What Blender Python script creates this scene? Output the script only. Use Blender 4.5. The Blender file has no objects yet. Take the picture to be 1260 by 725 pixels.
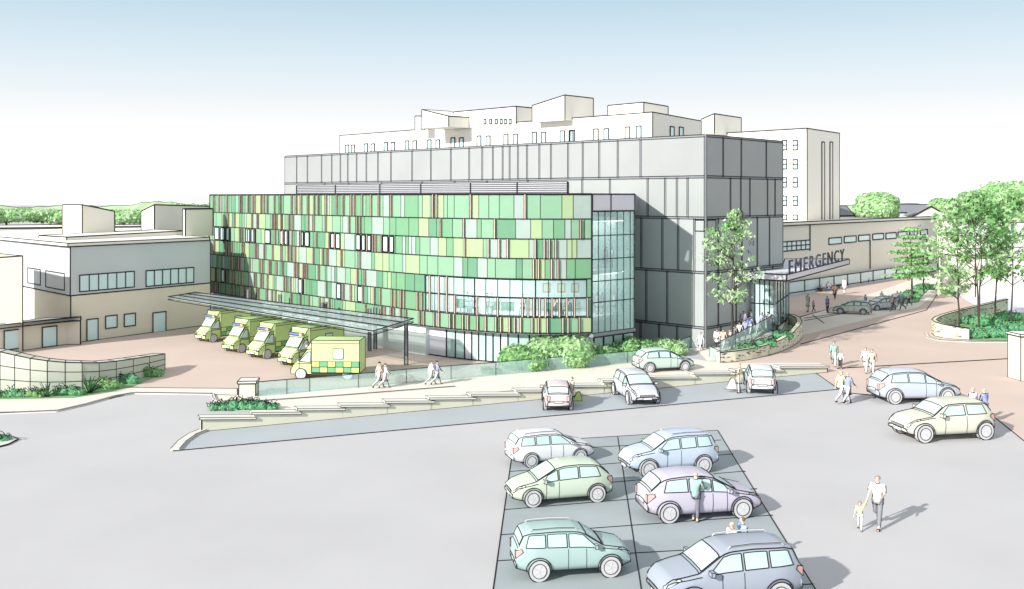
import bpy, bmesh, math, random
from mathutils import Vector, Matrix
R = math.radians
# ---------------------------------------------------------------- camera, sky, sun, exposure
H0 = 13.0          # camera height
F = 1190.0         # focal length in pixels of the 1260 wide picture
HZ = 242.0         # horizon row
K = H0 / 12.0
sc = bpy.context.scene
cam = bpy.data.cameras.new('camera'); camo = bpy.data.objects.new('camera', cam)
sc.collection.objects.link(camo); sc.camera = camo
camo.location = (0, 0, H0); camo.rotation_euler = (R(90), 0, 0)
cam.sensor_width = 36; cam.lens = 36 * F / 1260; cam.shift_y = -(362.5 - HZ) / 1260
cam.clip_start = 0.5; cam.clip_end = 4000
SUN_EL, SUN_AZ = R(25), R(227)      # azimuth of the sun, clockwise from +Y
w = bpy.data.worlds.new('World'); sc.world = w; w.use_nodes = True
nt = w.node_tree; bg = nt.nodes['Background']
sky = nt.nodes.new('ShaderNodeTexSky'); sky.sky_type = 'NISHITA'; sky.sun_disc = False
sky.sun_elevation = SUN_EL; sky.sun_rotation = SUN_AZ; sky.air_density = 1.0; sky.dust_density = 0.5; sky.ozone_density = 2.5
# bright hazy sky: the Nishita sky behind a pale haze layer that thickens toward the horizon
tc_ = nt.nodes.new('ShaderNodeTexCoord'); sp_ = nt.nodes.new('ShaderNodeSeparateXYZ'); rp_ = nt.nodes.new('ShaderNodeValToRGB'); mx_ = nt.nodes.new('ShaderNodeMix'); mx_.data_type = 'RGBA'
sc_ = nt.nodes.new('ShaderNodeVectorMath'); sc_.operation = 'SCALE'; sc_.inputs['Scale'].default_value = 8.6
nt.links.new(tc_.outputs['Generated'], sp_.inputs[0]); nt.links.new(sp_.outputs['Z'], rp_.inputs[0])
el_ = rp_.color_ramp.elements; el_[0].position = 0; el_[0].color = (1.7, 1.68, 1.65, 1); el_[1].position = 1; el_[1].color = (.72, .75, .78, 1)
for p_, c_ in ((.065, (1.05, 1.04, 1.03, 1)), (.1, (.89, .94, .975, 1)), (.15, (.71, .84, .92, 1)), (.2, (.54, .72, .84, 1)), (.3, (.62, .74, .82, 1)), (.5, (.7, .76, .8, 1))):
    e_ = el_.new(p_); e_.color = c_
nt.links.new(rp_.outputs[0], sc_.inputs[0]); mx_.inputs[0].default_value = .04
nt.links.new(sc_.outputs[0], mx_.inputs[6]); nt.links.new(sky.outputs[0], mx_.inputs[7]); nt.links.new(mx_.outputs[2], bg.inputs[0]); bg.inputs[1].default_value = 0.1
sl = bpy.data.lights.new('sun', 'SUN'); sl.energy = 5.0; sl.angle = R(1.0); sl.color = (1, .96, .9)
so = bpy.data.objects.new('sun', sl); sc.collection.objects.link(so)
sd = Vector((math.sin(SUN_AZ) * math.cos(SUN_EL), math.cos(SUN_AZ) * math.cos(SUN_EL), math.sin(SUN_EL)))
so.rotation_euler = sd.to_track_quat('Z', 'Y').to_euler()
sc.view_settings.view_transform = 'Standard'; sc.view_settings.look = 'None'
sc.view_settings.exposure = 0.22; sc.view_settings.gamma = 1
sc.cycles.max_bounces = 6; sc.cycles.transparent_max_bounces = 16
rnd = random.Random(7)

# ---------------------------------------------------------------- materials
def lin(c):
    c /= 255.0
    return c / 12.92 if c <= .04045 else ((c + .055) / 1.055) ** 2.4
M = {}
def mat(name, rgb, gain=.8, rough=.85, var=.05, scale=1.5, spec=.25, metal=0, bump=0):
    m = bpy.data.materials.new(name); m.use_nodes = True; t = m.node_tree
    b = t.nodes['Principled BSDF']; c = [lin(x) * gain for x in rgb]
    b.inputs['Roughness'].default_value = rough; b.inputs['Metallic'].default_value = metal
    b.inputs['Specular IOR Level'].default_value = spec
    tc = t.nodes.new('ShaderNodeTexCoord'); n = t.nodes.new('ShaderNodeTexNoise'); n.inputs['Scale'].default_value = scale
    n.inputs['Detail'].default_value = 5; t.links.new(tc.outputs['Object'], n.inputs['Vector'])
    r = t.nodes.new('ShaderNodeValToRGB'); r.color_ramp.elements[0].position = .3; r.color_ramp.elements[1].position = .7
    r.color_ramp.elements[0].color = [max(0, x * (1 - var)) for x in c] + [1]
    r.color_ramp.elements[1].color = [min(1, x * (1 + var)) for x in c] + [1]
    t.links.new(n.outputs[0], r.inputs[0]); t.links.new(r.outputs[0], b.inputs['Base Color'])
    if bump:
        bp = t.nodes.new('ShaderNodeBump'); bp.inputs['Strength'].default_value = bump; bp.inputs['Distance'].default_value = .05
        t.links.new(n.outputs[0], bp.inputs['Height']); t.links.new(bp.outputs[0], b.inputs['Normal'])
    M[name] = m; return m
def glass(name, rgb, fac, gain=.8):
    m = mat(name, rgb, gain, rough=.15, var=.02, spec=.5); t = m.node_tree
    b = t.nodes['Principled BSDF']; tr = t.nodes.new('ShaderNodeBsdfTransparent'); tr.inputs[0].default_value = (.93, .985, .98, 1)
    mx = t.nodes.new('ShaderNodeMixShader'); mx.inputs[0].default_value = fac
    t.links.new(tr.outputs[0], mx.inputs[1]); t.links.new(b.outputs[0], mx.inputs[2])
    t.links.new(mx.outputs[0], t.nodes['Material Output'].inputs[0])
mat('ink', (38, 38, 40), 1, var=0)
mat('road', (229, 227, 229), .66, scale=.12, var=.05)
mat('lane', (201, 208, 213), .72, scale=.2, var=.05)
mat('bay', (178, 187, 191), .8, scale=.3, var=.08)
mat('pink', (236, 214, 202), .74, scale=.15, var=.045)
mat('path', (246, 237, 227), .82, scale=.3, var=.03)
mat('kerb', (238, 234, 226), scale=1, var=.04)
mat('soil', (150, 190, 140), scale=2, var=.15)
mat('cream', (242, 236, 224), .92, scale=.1, var=.025)
mat('cream_dark', (234, 226, 210), .92, scale=.15, var=.035)
mat('wall_cream', (238, 236, 216), scale=.5, var=.05)
mat('coping', (247, 245, 236), scale=.7, var=.03)
mat('concrete', (214, 216, 202), .86, scale=.6, var=.08, bump=.2)
mat('white', (248, 243, 234), .92, scale=.1, var=.02)
mat('white_far', (244, 240, 232), .92, scale=.1, var=.02)
mat('roof', (235, 235, 232), scale=.3, var=.03)
mat('blue_grey', (207, 213, 216), .92, scale=.12, var=.06)
mat('panel_shade_top', (204, 208, 209), .55, scale=.25, var=.05, rough=.5)
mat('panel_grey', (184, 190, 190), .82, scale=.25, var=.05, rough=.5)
mat('panel_shade_mid', (192, 197, 196), .66, scale=.25, var=.05, rough=.5)
mat('joint', (140, 143, 148), 1, var=.05)
mat('louvre', (196, 198, 204), .7, var=.03)
mat('lavender', (222, 221, 230), .95, scale=.3, var=.04)
mat('steel', (138, 142, 148), .95, rough=.4, var=.04)
mat('green_a', (166, 214, 178), .62, rough=.4, var=.03); mat('green_b', (134, 192, 154), .58, rough=.4, var=.04)
mat('green_c', (200, 226, 176), .62, rough=.4, var=.03); mat('green_d', (202, 224, 214), .6, rough=.4, var=.03)
mat('green_e', (148, 206, 160), .58, rough=.4, var=.03)
mat('fin', (220, 196, 182), .88, var=.06)
mat('window', (214, 238, 241), .98, rough=.2, var=.06, scale=.4, spec=.5)
mat('window_white', (232, 242, 242), .8, rough=.2, var=.04, spec=.5)
glass('glazing', (206, 238, 236), .2, .9); glass('glazing_pale', (214, 240, 238), .6, .98); glass('tower_glazing', (214, 242, 240), .3, 1.0); glass('balustrade_glass', (206, 234, 230), .34, .9); glass('canopy_glass', (214, 226, 230), .5, .98)
mat('interior', (236, 246, 245), .9, var=.02); mat('slab', (214, 220, 222), .8, var=.02)
mat('stone', (238, 234, 212), scale=3, var=.1, bump=.4)
mat('leaf_light', (190, 228, 168), 0.92, var=.1); mat('leaf_mid', (160, 208, 142), 0.88, var=.12); mat('leaf_dark', (130, 186, 118), 0.84, var=.12)
mat('leaf_blue', (136, 206, 160), .86, var=.12); mat('leaf_pale', (212, 232, 200), 0.95, var=.1); mat('leaf_deep', (104, 176, 128), .86, var=.12)
mat('hill', (190, 212, 170), .8, scale=.02, var=.1); mat('field', (226, 224, 180), .8, scale=.02, var=.06)
mat('bark', (84, 74, 66), .8, var=.2, scale=4)
mat('tyre', (200, 200, 202), .95, var=.03); mat('rim', (222, 222, 224), .8, rough=.4, var=.03)
mat('car_glass', (208, 236, 232), .8, rough=.15, var=.03, spec=.5)
mat('lamp_white', (250, 250, 250), .85, rough=.2, var=0); mat('lamp_red', (240, 192, 184), .85, rough=.3, var=.02)
mat('amb', (218, 242, 170), .88, rough=.4, var=.03); mat('amb_yellow', (224, 242, 150), .84, rough=.4, var=.03); mat('amb_green', (126, 192, 146), .84, rough=.4, var=.03)
mat('lamp_blue', (122, 130, 200), .9, rough=.3, var=0)
mat('skin', (240, 216, 200), .8, var=.03, scale=8)
mat('bench', (205, 140, 120), .8, var=.06)
mat('sign_dark', (84, 86, 92), 1, var=.02); mat('shutter', (150, 152, 158), .8)
for n_ in ('leaf_light', 'leaf_mid', 'leaf_dark', 'leaf_blue', 'leaf_pale', 'leaf_deep'):
    t_ = M[n_].node_tree; b_ = t_.nodes['Principled BSDF']; tl = t_.nodes.new('ShaderNodeBsdfTranslucent'); mx = t_.nodes.new('ShaderNodeMixShader'); mx.inputs[0].default_value = .38
    t_.links.new(b_.inputs['Base Color'].links[0].from_socket, tl.inputs[0]); t_.links.new(b_.outputs[0], mx.inputs[1]); t_.links.new(tl.outputs[0], mx.inputs[2]); t_.links.new(mx.outputs[0], t_.nodes['Material Output'].inputs[0])
ce = bpy.data.materials.new('added_light_panel'); ce.use_nodes = True; ce.node_tree.nodes['Principled BSDF'].inputs['Emission Color'].default_value = (1, .98, .94, 1); ce.node_tree.nodes['Principled BSDF'].inputs['Emission Strength'].default_value = 3.5; M['added_light_panel'] = ce  # glow for the fill panels added inside the glazed rooms
def cm(rgb):                       # one material per plain colour
    n = 'paint_%d_%d_%d' % rgb
    return n if n in M else (mat(n, rgb, .8, rough=.45, var=.025, scale=.8, spec=.35) and n)
def cloth(rgb):
    n = 'cloth_%d_%d_%d' % rgb
    return n if n in M else (mat(n, rgb, .85, rough=.9, var=.06, scale=9) and n)

# ---------------------------------------------------------------- builders
def G(px, py, z=0.0):
    d = F * (H0 - z) / (py - HZ); return Vector(((px - 630) * d / F, d, z))
def ray(px, d, z=0.0): return Vector(((px - 630) * d / F, d, z))
def Z(py, d): return H0 - (py - HZ) * d / F
def pxw(d, n=1.25): return n * d / F       # metres that n pixels cover at distance d
OFF = {}
INK = 1.3
class MB:
    def __init__(s): s.v = []; s.f = []; s.m = []
    def add(s, vs, fs, m):
        b = len(s.v); s.v += [Vector(x) for x in vs]
        for f in fs: s.f.append([b + i for i in f]); s.m.append(m)
    def quad(s, a, b, c, d, m): s.add([a, b, c, d], [(0, 1, 2, 3)], m)
    def hexa(s, lo, hi, m):        # two rings of n points
        n = len(lo)
        s.add(list(lo) + list(hi), [tuple(range(n))[::-1], tuple(range(n, 2 * n))] + [(i, (i + 1) % n, n + (i + 1) % n, n + i) for i in range(n)], m)
    def box(s, c, e, m, rz=0):     # centre, full sizes
        co, si = math.cos(rz), math.sin(rz); lo = []; hi = []
        for (a, b) in ((-.5, -.5), (.5, -.5), (.5, .5), (-.5, .5)):
            x, y = a * e[0], b * e[1]; X, Y = c[0] + x * co - y * si, c[1] + x * si + y * co
            lo.append((X, Y, c[2] - e[2] / 2)); hi.append((X, Y, c[2] + e[2] / 2))
        s.hexa(lo, hi, m); return lo, hi
    def ibox(s, c, e, m, rz=0, w=.05):
        lo, hi = s.box(c, e, m, rz); s.edges(lo, hi, w)
    def edges(s, lo, hi, w, base=True):
        n = len(lo)
        for i in range(n):
            j = (i + 1) % n
            if base: s.line(lo[i], lo[j], w)
            s.line(hi[i], hi[j], w); s.line(lo[i], hi[i], w)
    def prism(s, poly, z0, z1, m, w=0, base=False):
        z0s = z0 if isinstance(z0, (list, tuple)) else [z0] * len(poly); z1s = z1 if isinstance(z1, (list, tuple)) else [z1] * len(poly)
        lo = [(p[0], p[1], z) for p, z in zip(poly, z0s)]; hi = [(p[0], p[1], z) for p, z in zip(poly, z1s)]
        s.hexa(lo, hi, m)
        if w: s.edges(lo, hi, w, base)
    def line(s, a, b, w, m='ink'):
        a = Vector(a); b = Vector(b); d = b - a
        if d.length < 1e-5: return
        d.normalize(); w = w * (INK if m == 'ink' else 1); u = d.cross(Vector((0, 0, 1)))
        if u.length < .05: u = d.cross(Vector((1, 0, 0)))
        u.normalize(); v = d.cross(u); u = u * w / 2; v = v * w / 2
        s.hexa([a + u, a + v, a - u, a - v], [b + u, b + v, b - u, b - v], m)
    def poly(s, pts, w, close=False, m='ink'):
        for a, b in zip(pts, pts[1:]): s.line(a, b, w, m)
        if close: s.line(pts[-1], pts[0], w, m)
    def limb(s, a, b, r0, r1, m, n=6):
        a = Vector(a); b = Vector(b); d = (b - a).normalized(); u = d.cross(Vector((0, 0, 1)))
        if u.length < .05: u = d.cross(Vector((1, 0, 0)))
        u.normalize(); v = d.cross(u)
        f = lambda p, r: [p + (u * math.cos(6.2832 * i / n) + v * math.sin(6.2832 * i / n)) * r for i in range(n)]
        s.hexa(f(a, r0), f(b, r1), m)
    def wheel(s, c, ax, r, wd, m, seg=24, w=.03):   # disc with ink rim, axle along local y
        for k in (0,):
            lo = [(c[0] + r * math.cos(6.2832 * i / seg), c[1] - wd / 2, c[2] + r * math.sin(6.2832 * i / seg)) for i in range(seg)]
            hi = [(x, c[1] + wd / 2, z) for x, y, z in lo]
            s.hexa(lo, hi, m)
            if w: s.poly(lo, w, True); s.poly(hi, w, True)
    def build(s, name, parent=None, smooth=False):
        me = bpy.data.meshes.new(name); off = Vector((0, 0, 0)); p = parent
        while p is not None:
            if p.name in OFF: off = OFF[p.name]
            p = p.parent
        names = list(dict.fromkeys(s.m)); me.from_pydata([v - off for v in s.v], [], s.f)
        for n in names: me.materials.append(M[n])
        me.polygons.foreach_set('material_index', [names.index(n) for n in s.m])
        if smooth: me.polygons.foreach_set('use_smooth', [n != 'ink' for n in s.m])
        me.update()
        if not smooth or True:
            bm = bmesh.new(); bm.from_mesh(me); bmesh.ops.recalc_face_normals(bm, faces=bm.faces); bm.to_mesh(me); bm.free()
        o = bpy.data.objects.new(name, me); sc.collection.objects.link(o); o.parent = parent
        return o
def tag(o, label=None, cat=None, group=None, kind=None):
    if label: o['label'] = label
    if cat: o['category'] = cat
    if group: o['group'] = group
    if kind: o['kind'] = kind
    return o
def thing(name, label, cat, loc=(0, 0, 0), group=None, local=False):
    o = bpy.data.objects.new(name, None); sc.collection.objects.link(o); o.location = loc; o.empty_display_size = .2
    if not local: OFF[o.name] = Vector(loc)
    return tag(o, label, cat, group)
def struct(name, mb): return tag(mb.build(name), kind='structure')
def sheet(name, pts, z, m, w=0, holes=None):
    mb = MB(); p = [q if isinstance(q, Vector) else G(*q) for q in pts]
    mb.add([(q.x, q.y, z) for q in p], [tuple(range(len(p)))], m)
    if w: mb.poly([(q.x, q.y, z) for q in p], w, True)
    return struct(name, mb)

class Facade:                       # a vertical wall plane between two plan points
    def __init__(s, a, b):
        s.a = Vector((a[0], a[1], 0)); s.b = Vector((b[0], b[1], 0)); s.d = (s.b - s.a); s.L = s.d.length; s.d.normalize()
        s.n = Vector((s.d.y, -s.d.x, 0))
        if s.n.dot(-s.a) < 0: s.n = -s.n
    def s_at(s, px):
        k = (px - 630) / F; # (a.x + d.x t) = k (a.y + d.y t)
        return (k * s.a.y - s.a.x) / (s.d.x - k * s.d.y)
    def p(s, t, z, out=0): q = s.a + s.d * t + s.n * out; return Vector((q.x, q.y, z))
    def z_at(s, px, py):
        q = s.p(s.s_at(px), 0); return H0 - (py - HZ) * q.y / F
    def rect(s, mb, t0, t1, z0, z1, out, th, m):
        lo = [s.p(t0, z0, out), s.p(t1, z0, out), s.p(t1, z0, out - th), s.p(t0, z0, out - th)]
        hi = [Vector((q.x, q.y, z1)) for q in lo]; mb.hexa(lo, hi, m)
    def window(s, root, x0, y0, x1, y1, m='window', nx=1, ny=1, name='window', w=None, frame=True, lab=None):
        xm = (x0 + x1) / 2; t0, t1 = sorted((s.s_at(x0), s.s_at(x1))); z1, z0 = s.z_at(xm, y0), s.z_at(xm, y1)
        dd = s.p(t0, 0).y; w = w or pxw(dd, 1.05); mb = MB()
        for i in range(nx + 1):
            t = t0 + (t1 - t0) * i / nx; mb.line(s.p(t, z0, .07), s.p(t, z1, .07), w)
        for j in range(ny + 1):
            z = z0 + (z1 - z0) * j / ny; mb.line(s.p(t0 - w / 2, z, .07), s.p(t1 + w / 2, z, .07), w)
        s.rect(mb, t0, t1, z0, z1, .05, .04, m)
        o = mb.build(name, root)
        if lab: o['label'] = lab
        return o
    def hline(s, mb, t0, t1, z, w, out=.03): mb.line(s.p(t0, z, out), s.p(t1, z, out), w)
    def vline(s, mb, t, z0, z1, w, out=.03): mb.line(s.p(t, z0, out), s.p(t, z1, out), w)

# ================================================================ THE GROUND
mb = MB()
mb.add([(-900, -60, 0), (900, -60, 0), (900, 1500, 0), (-900, 1500, 0)], [(0, 1, 2, 3)], 'road'); struct('ground', mb)
# ambulance court and plaza paving
sheet('court_paving', [(-60, 437), (98, 421), (300, 396), (560, 420), (640, 470), (292, 479), (138, 477.2), (203, 455), (120, 455), (-60, 455)], .012, 'pink')
plaza = [(880, 449), (870, 430), (940, 372), (1152, 334), (1420, 318), (1500, 420), (1500, 740), (1260, 543), (1218, 509), (1190, 498), (1084, 488), (1045, 484), (1032, 479), (1016, 468), (1003, 459)]
sheet('plaza_paving', plaza, .008, 'pink')
sheet('drop_off_paving', [(893, 440), (886, 425), (1152, 334), (1175, 345), (1130, 378), (990, 412)], .014, 'path')
mb = MB()
for a, b in (((985, 424), (1140, 382)), ((978, 392), (1030, 378)), ((1140, 382), (1162, 350)), ((1030, 454), (1258, 441)), ((990, 392), (1060, 382)), ((990, 395), (1040, 386)), ((1000, 388), (1014, 398))):
    p, q = G(*a), G(*b); mb.line((p.x, p.y, .03), (q.x, q.y, .03), .07)
e = [G(*q) for q in plaza[7:]]; mb.poly([(q.x, q.y, .02) for q in e], .05)
struct('paving_joint_lines', mb)
sheet('car_park_lane', [(213, 555.5), (228, 544), (250, 531), (640, 494), (1016, 457), (1003.6, 459), (1016, 468), (1032, 479.5)], .016, 'lane', .05)
sheet('entrance_footpath', [(-80, 482), (100, 480), (138, 477), (215, 478), (292, 478.6), (292, 487), (262, 486), (165, 484.5), (120, 494), (70, 506), (-80, 510)], .02, 'path', .05)
sheet('upper_footpath', [(262, 486), (290, 486), (316, 488), (612, 462), (840, 440), (885, 447), (1010, 447), (1010, 453), (640, 480), (345, 507), (290, 507), (268, 496)], .024, 'path')
def kerb(name, pts, w=.16, h=.1):
    mb = MB(); P = [G(*q) for q in pts]
    for a, b in zip(P, P[1:]):
        d = (b - a).normalized(); n = Vector((d.y, -d.x, 0)) * w / 2
        mb.hexa([a + n, b + n, b - n, a - n], [q + Vector((0, 0, h)) for q in (a + n, b + n, b - n, a - n)], 'kerb')
        for q in (n, -n): mb.line(a + q + Vector((0, 0, h)), b + q + Vector((0, 0, h)), .03)
    return struct(name, mb)
kerb('entrance_kerb', [(-80, 510.5), (0, 510), (70, 507), (105, 499), (140, 489), (165, 484.8), (262, 486), (264, 492), (272, 495.5), (290, 497), (420, 488), (560, 477)])
kerb('lane_kerb', [(215, 555), (224, 545), (237, 536), (250, 531)], .45, .12)
# parking bays
bay = [(632, 545), (883, 530), (905, 566), (1003, 725), (1060, 820), (590, 830), (607, 725)]
sheet('parking_bay_paving', bay, .016, 'bay', .04)
mb = MB()
def gl(a, b, w=.035, z=.022): p, q = G(*a), G(*b); mb.line((p.x, p.y, z), (q.x, q.y, z), w)
gl((760, 538), (789, 725)); gl((789, 725), (800, 820))
for yl, sl_ in ((557, .055), (581, .075), (605, .08), (628, .08), (659, .07), (691, .055), (740, .05), (780, .05)):
    gl((632 - (yl - 545) * .139, yl), (883 + (yl - 20 - 530) * .62, yl - (251 + (yl - 530) * .75) * sl_))
struct('parking_bay_lines', mb)
# far-away hills
mb = MB()
def hill(mb, pts, d0, depth, m, base=520):
    P = [ray(x, d0) for x, y in pts]; zt = [Z(y, d0) for x, y in pts]; n = len(P)
    Q = [p * ((d0 + depth) / d0) for p in P]
    for i in range(n - 1):
        a, b = P[i], P[i + 1]; f0 = Vector((a.x, a.y - 25, -0.5)); f1 = Vector((b.x, b.y - 25, -0.5))
        A = Vector((a.x, a.y, zt[i])); B = Vector((b.x, b.y, zt[i + 1])); C = Vector((Q[i + 1].x, Q[i + 1].y, -.5)); D = Vector((Q[i].x, Q[i].y, -.5))
        mb.quad(f0, f1, B, A, m); mb.quad(A, B, C, D, m); mb.line(A, B, pxw(d0, .9))
r2 = random.Random(3)
def ridge(x0, x1, y, amp, step):
    out = []; x = x0
    while x < x1: out.append((x, y + r2.uniform(-amp, amp) + 2.5 * math.sin(x * .021) + 1.5 * math.sin(x * .057))); x += step
    return out
hill(mb, ridge(-500, 1900, 252, 1.2, 9), 640, 200, 'hill')
hill(mb, ridge(-480, 420, 262, 1.0, 14), 560, 30, 'field')
hill(mb, ridge(-480, 420, 266, 1.6, 8), 500, 30, 'hill')
struct('hills', mb)

# ================================================================ GREY HOSPITAL BLOCK
GA = Vector((15.2, 76, 0)) * K; u1 = Vector((-1.0555, 1, 0)).normalized(); u2 = Vector((.948, 1, 0)).normalized()
L1 = 47 * .857 * 1.0 * 1.454 * K; L2 = 10.6 * .857 * 1.378 * K
fl = Facade(GA, GA + u1 * L1); fr = Facade(GA, GA + u2 * L2)
dz = GA.y; ZR = [Z(y, dz) for y in (167, 217.6, 268.6, 335.8, 404)] + [0]
root = thing('hospital_block', 'big grey panel clad hospital block with dark vertical joints rising behind the green facade', 'building', GA)
mb = MB(); poly = [GA, GA + u1 * L1, GA + u1 * L1 + u2 * L2, GA + u2 * L2]
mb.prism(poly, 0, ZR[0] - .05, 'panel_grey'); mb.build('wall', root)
px4 = lambda l: [340 + x / 3.5 for x in l]; px5 = lambda l: [680 + x / 3.316 for x in l]; px6 = lambda l: [760 + x / 3.297 for x in l]
rowsL = [px4([90, 136, 197, 241, 278, 310, 348, 390, 440, 496, 587, 668, 754, 833, 889, 935, 977, 1007, 1043, 1082, 1135, 1185]) + px5([65, 125, 192, 268, 361]),
         px5([123, 236, 390, 461, 509, 553]) + [400, 430, 470, 520, 560, 600, 650], px6([98, 183, 247, 313]), px6([118, 203, 310]), px6([40, 95, 170, 243])]
rowsR = [px5([693, 767, 869]), px5([723, 765, 802, 874, 905]), [883, 912, 931, 946], [883, 905, 925, 950], [886, 915, 940]]
pm = ['panel_shade_top', 'panel_shade_mid', 'panel_grey', 'panel_grey', 'panel_grey']  # row tones stand in for facade shading, put into the panel colour
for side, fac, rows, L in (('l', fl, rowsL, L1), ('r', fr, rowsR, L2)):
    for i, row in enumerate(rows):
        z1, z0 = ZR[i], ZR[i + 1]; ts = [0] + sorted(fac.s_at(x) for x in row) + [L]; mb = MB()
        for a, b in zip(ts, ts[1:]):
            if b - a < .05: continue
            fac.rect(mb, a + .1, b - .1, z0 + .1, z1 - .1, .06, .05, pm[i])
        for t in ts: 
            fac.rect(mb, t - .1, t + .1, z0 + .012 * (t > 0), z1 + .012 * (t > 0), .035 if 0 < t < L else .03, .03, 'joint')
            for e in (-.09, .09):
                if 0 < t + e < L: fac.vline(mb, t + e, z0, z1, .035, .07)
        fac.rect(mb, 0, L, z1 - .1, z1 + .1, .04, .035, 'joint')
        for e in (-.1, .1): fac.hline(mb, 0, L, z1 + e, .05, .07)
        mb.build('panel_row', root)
mb = MB(); lt0, lt1 = fl.s_at(700), fl.s_at(367); lz1, lz0 = ZR[1] - .25, ZR[1] - 1.75 * K    # louvre band
fl.rect(mb, lt0, lt1, lz0, lz1, .16, .1, 'louvre')
for k in range(9): fl.hline(mb, lt0, lt1, lz0 + (lz1 - lz0) * k / 8, .05, .18)
for x in px4([93, 260, 452, 628, 842, 1043]) + [700]: fl.vline(mb, fl.s_at(x), lz0, lz1, .13, .19)
mb.build('louvre_band', root)
fl.window(root, 856, 271, 867, 284.5, 'window', 1, 1)
fr.window(root, 869, 271, 880, 284.5, 'window', 1, 1)

# ================================================================ GREEN CLAD WING (curved front)
pts = [(-30.8, 98.6), (-23.6, 90.7), (-16.2, 82.6), (-11.8, 77.8), (-8.0, 73.9), (-4.4, 71.0), (-1.4, 69.3), (1.7, 68.6), (3.9, 68.6), (5.69, 69.0)]
pts = [Vector((a * K, b * K, 0)) for a, b in pts]
def catmull(P, n=8):
    out = []; Q = [P[0] * 2 - P[1]] + P + [P[-1] * 2 - P[-2]]
    for i in range(1, len(Q) - 2):
        a, b, c, d = Q[i - 1:i + 3]
        for k in range(n):
            t = k / n; out.append(.5 * ((2 * b) + (c - a) * t + (2 * a - 5 * b + 4 * c - d) * t * t + (3 * b - a - 3 * c + d) * t ** 3))
    return out + [P[-1]]
class Curve:
    def __init__(s, P):
        s.P = P; s.c = [0]
        for a, b in zip(P, P[1:]): s.c.append(s.c[-1] + (b - a).length)
        s.L = s.c[-1]
    def at(s, t, z=0, out=0):
        t = min(max(t, 0), s.L - 1e-4); i = 0
        while s.c[i + 1] < t: i += 1
        a, b = s.P[i], s.P[i + 1]; k = (t - s.c[i]) / (s.c[i + 1] - s.c[i]); q = a.lerp(b, k); d = (b - a).normalized()
        if k < .5 and i > 0: d = (s.P[i + 1] - s.P[i - 1]).normalized() * (.5 - k) + d * (.5 + k)
        if k > .5 and i < len(s.P) - 2: d = (s.P[i + 2] - s.P[i]).normalized() * (k - .5) + d * (1.5 - k)
        d.normalize(); n = Vector((d.y, -d.x, 0)); q = q + n * out; return Vector((q.x, q.y, z))
    def s_at(s, px):
        best = 0; k = (px - 630) / F
        for i in range(len(s.P) - 1):
            a, b = s.P[i], s.P[i + 1]; fa, fb = a.x - k * a.y, b.x - k * b.y
            if (fa <= 0 <= fb): return s.c[i] + (s.c[i + 1] - s.c[i]) * (-fa) / (fb - fa)
        return 0 if px < 400 else s.L
    def strip(s, mb, t0, t1, z0, z1, out, th, m):
        n = max(1, int((t1 - t0) / .9)); r = [t0 + (t1 - t0) * i / n for i in range(n + 1)]
        for a, b in zip(r, r[1:]):
            lo = [s.at(a, z0, out), s.at(b, z0, out), s.at(b, z0, out - th), s.at(a, z0, out - th)]
            mb.hexa(lo, [Vector((q.x, q.y, z1)) for q in lo], m)
    def hl(s, mb, t0, t1, z, w, out, m='ink'):
        n = max(1, int((t1 - t0) / .9)); mb.poly([s.at(t0 + (t1 - t0) * i / n, z, out) for i in range(n + 1)], w, m=m)
cv = Curve(catmull(pts)); GZ = [Z(y, 69 * K) for y in (239, 269.5, 294, 318, 343, 366, 390, 409)]
root = thing('green_clad_wing', 'curved hospital wing clad in a patchwork of light and dark green panels with terracotta fins', 'building', cv.P[0])
# solid core and roof slab
mb = MB(); inner = [cv.at(t, 0, -.35) for t in [cv.L * i / 30 for i in range(31)]]
GB = fl.p(40 * .857 * 1.454 * K, 0, .02); tower_r = Vector((9.1, 72.0, 0)) * K; tower_b = fl.p(fl.s_at(780), 0, .02)
back = [Vector((6.6 * K, 76 * K, 0)), fl.p(fl.s_at(700), 0, .02), fl.p(fl.s_at(560), 0, .02), GB]
mb.prism([p for p in inner] + [Vector((5.9, 70.6, 0)) * K] + back, GZ[0] - .5, GZ[0] - .1, 'roof'); mb.build('roof', root)
cut0, cut1 = cv.s_at(520), cv.s_at(726)
left = [cv.at(cut0 * i / 14, 0, -.35) for i in range(15)]
mb = MB(); mb.prism(left + [cv.at(cut0, 0, -7), GB], 0, GZ[0] - .5, 'interior'); mb.build('inner_wall', root)
r3 = random.Random(11)
pal = ['green_a'] * 5 + ['green_b'] * 3 + ['green_c'] * 4 + ['green_d'] * 3 + ['green_e'] * 3
wcut0, wcut1 = cv.s_at(523), cv.s_at(722); fins = []; wins = []
row3 = [(265, 270), (272, 277), (279, 284), (303, 308), (310, 315), (327, 333), (344, 349), (351, 356), (370, 374), (376, 381), (408, 412), (414, 419), (439, 444), (446, 450), (452, 457), (472, 478), (480, 485)]
row6 = [(273, 278), (368, 374), (415, 420), (441, 447)]
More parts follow.
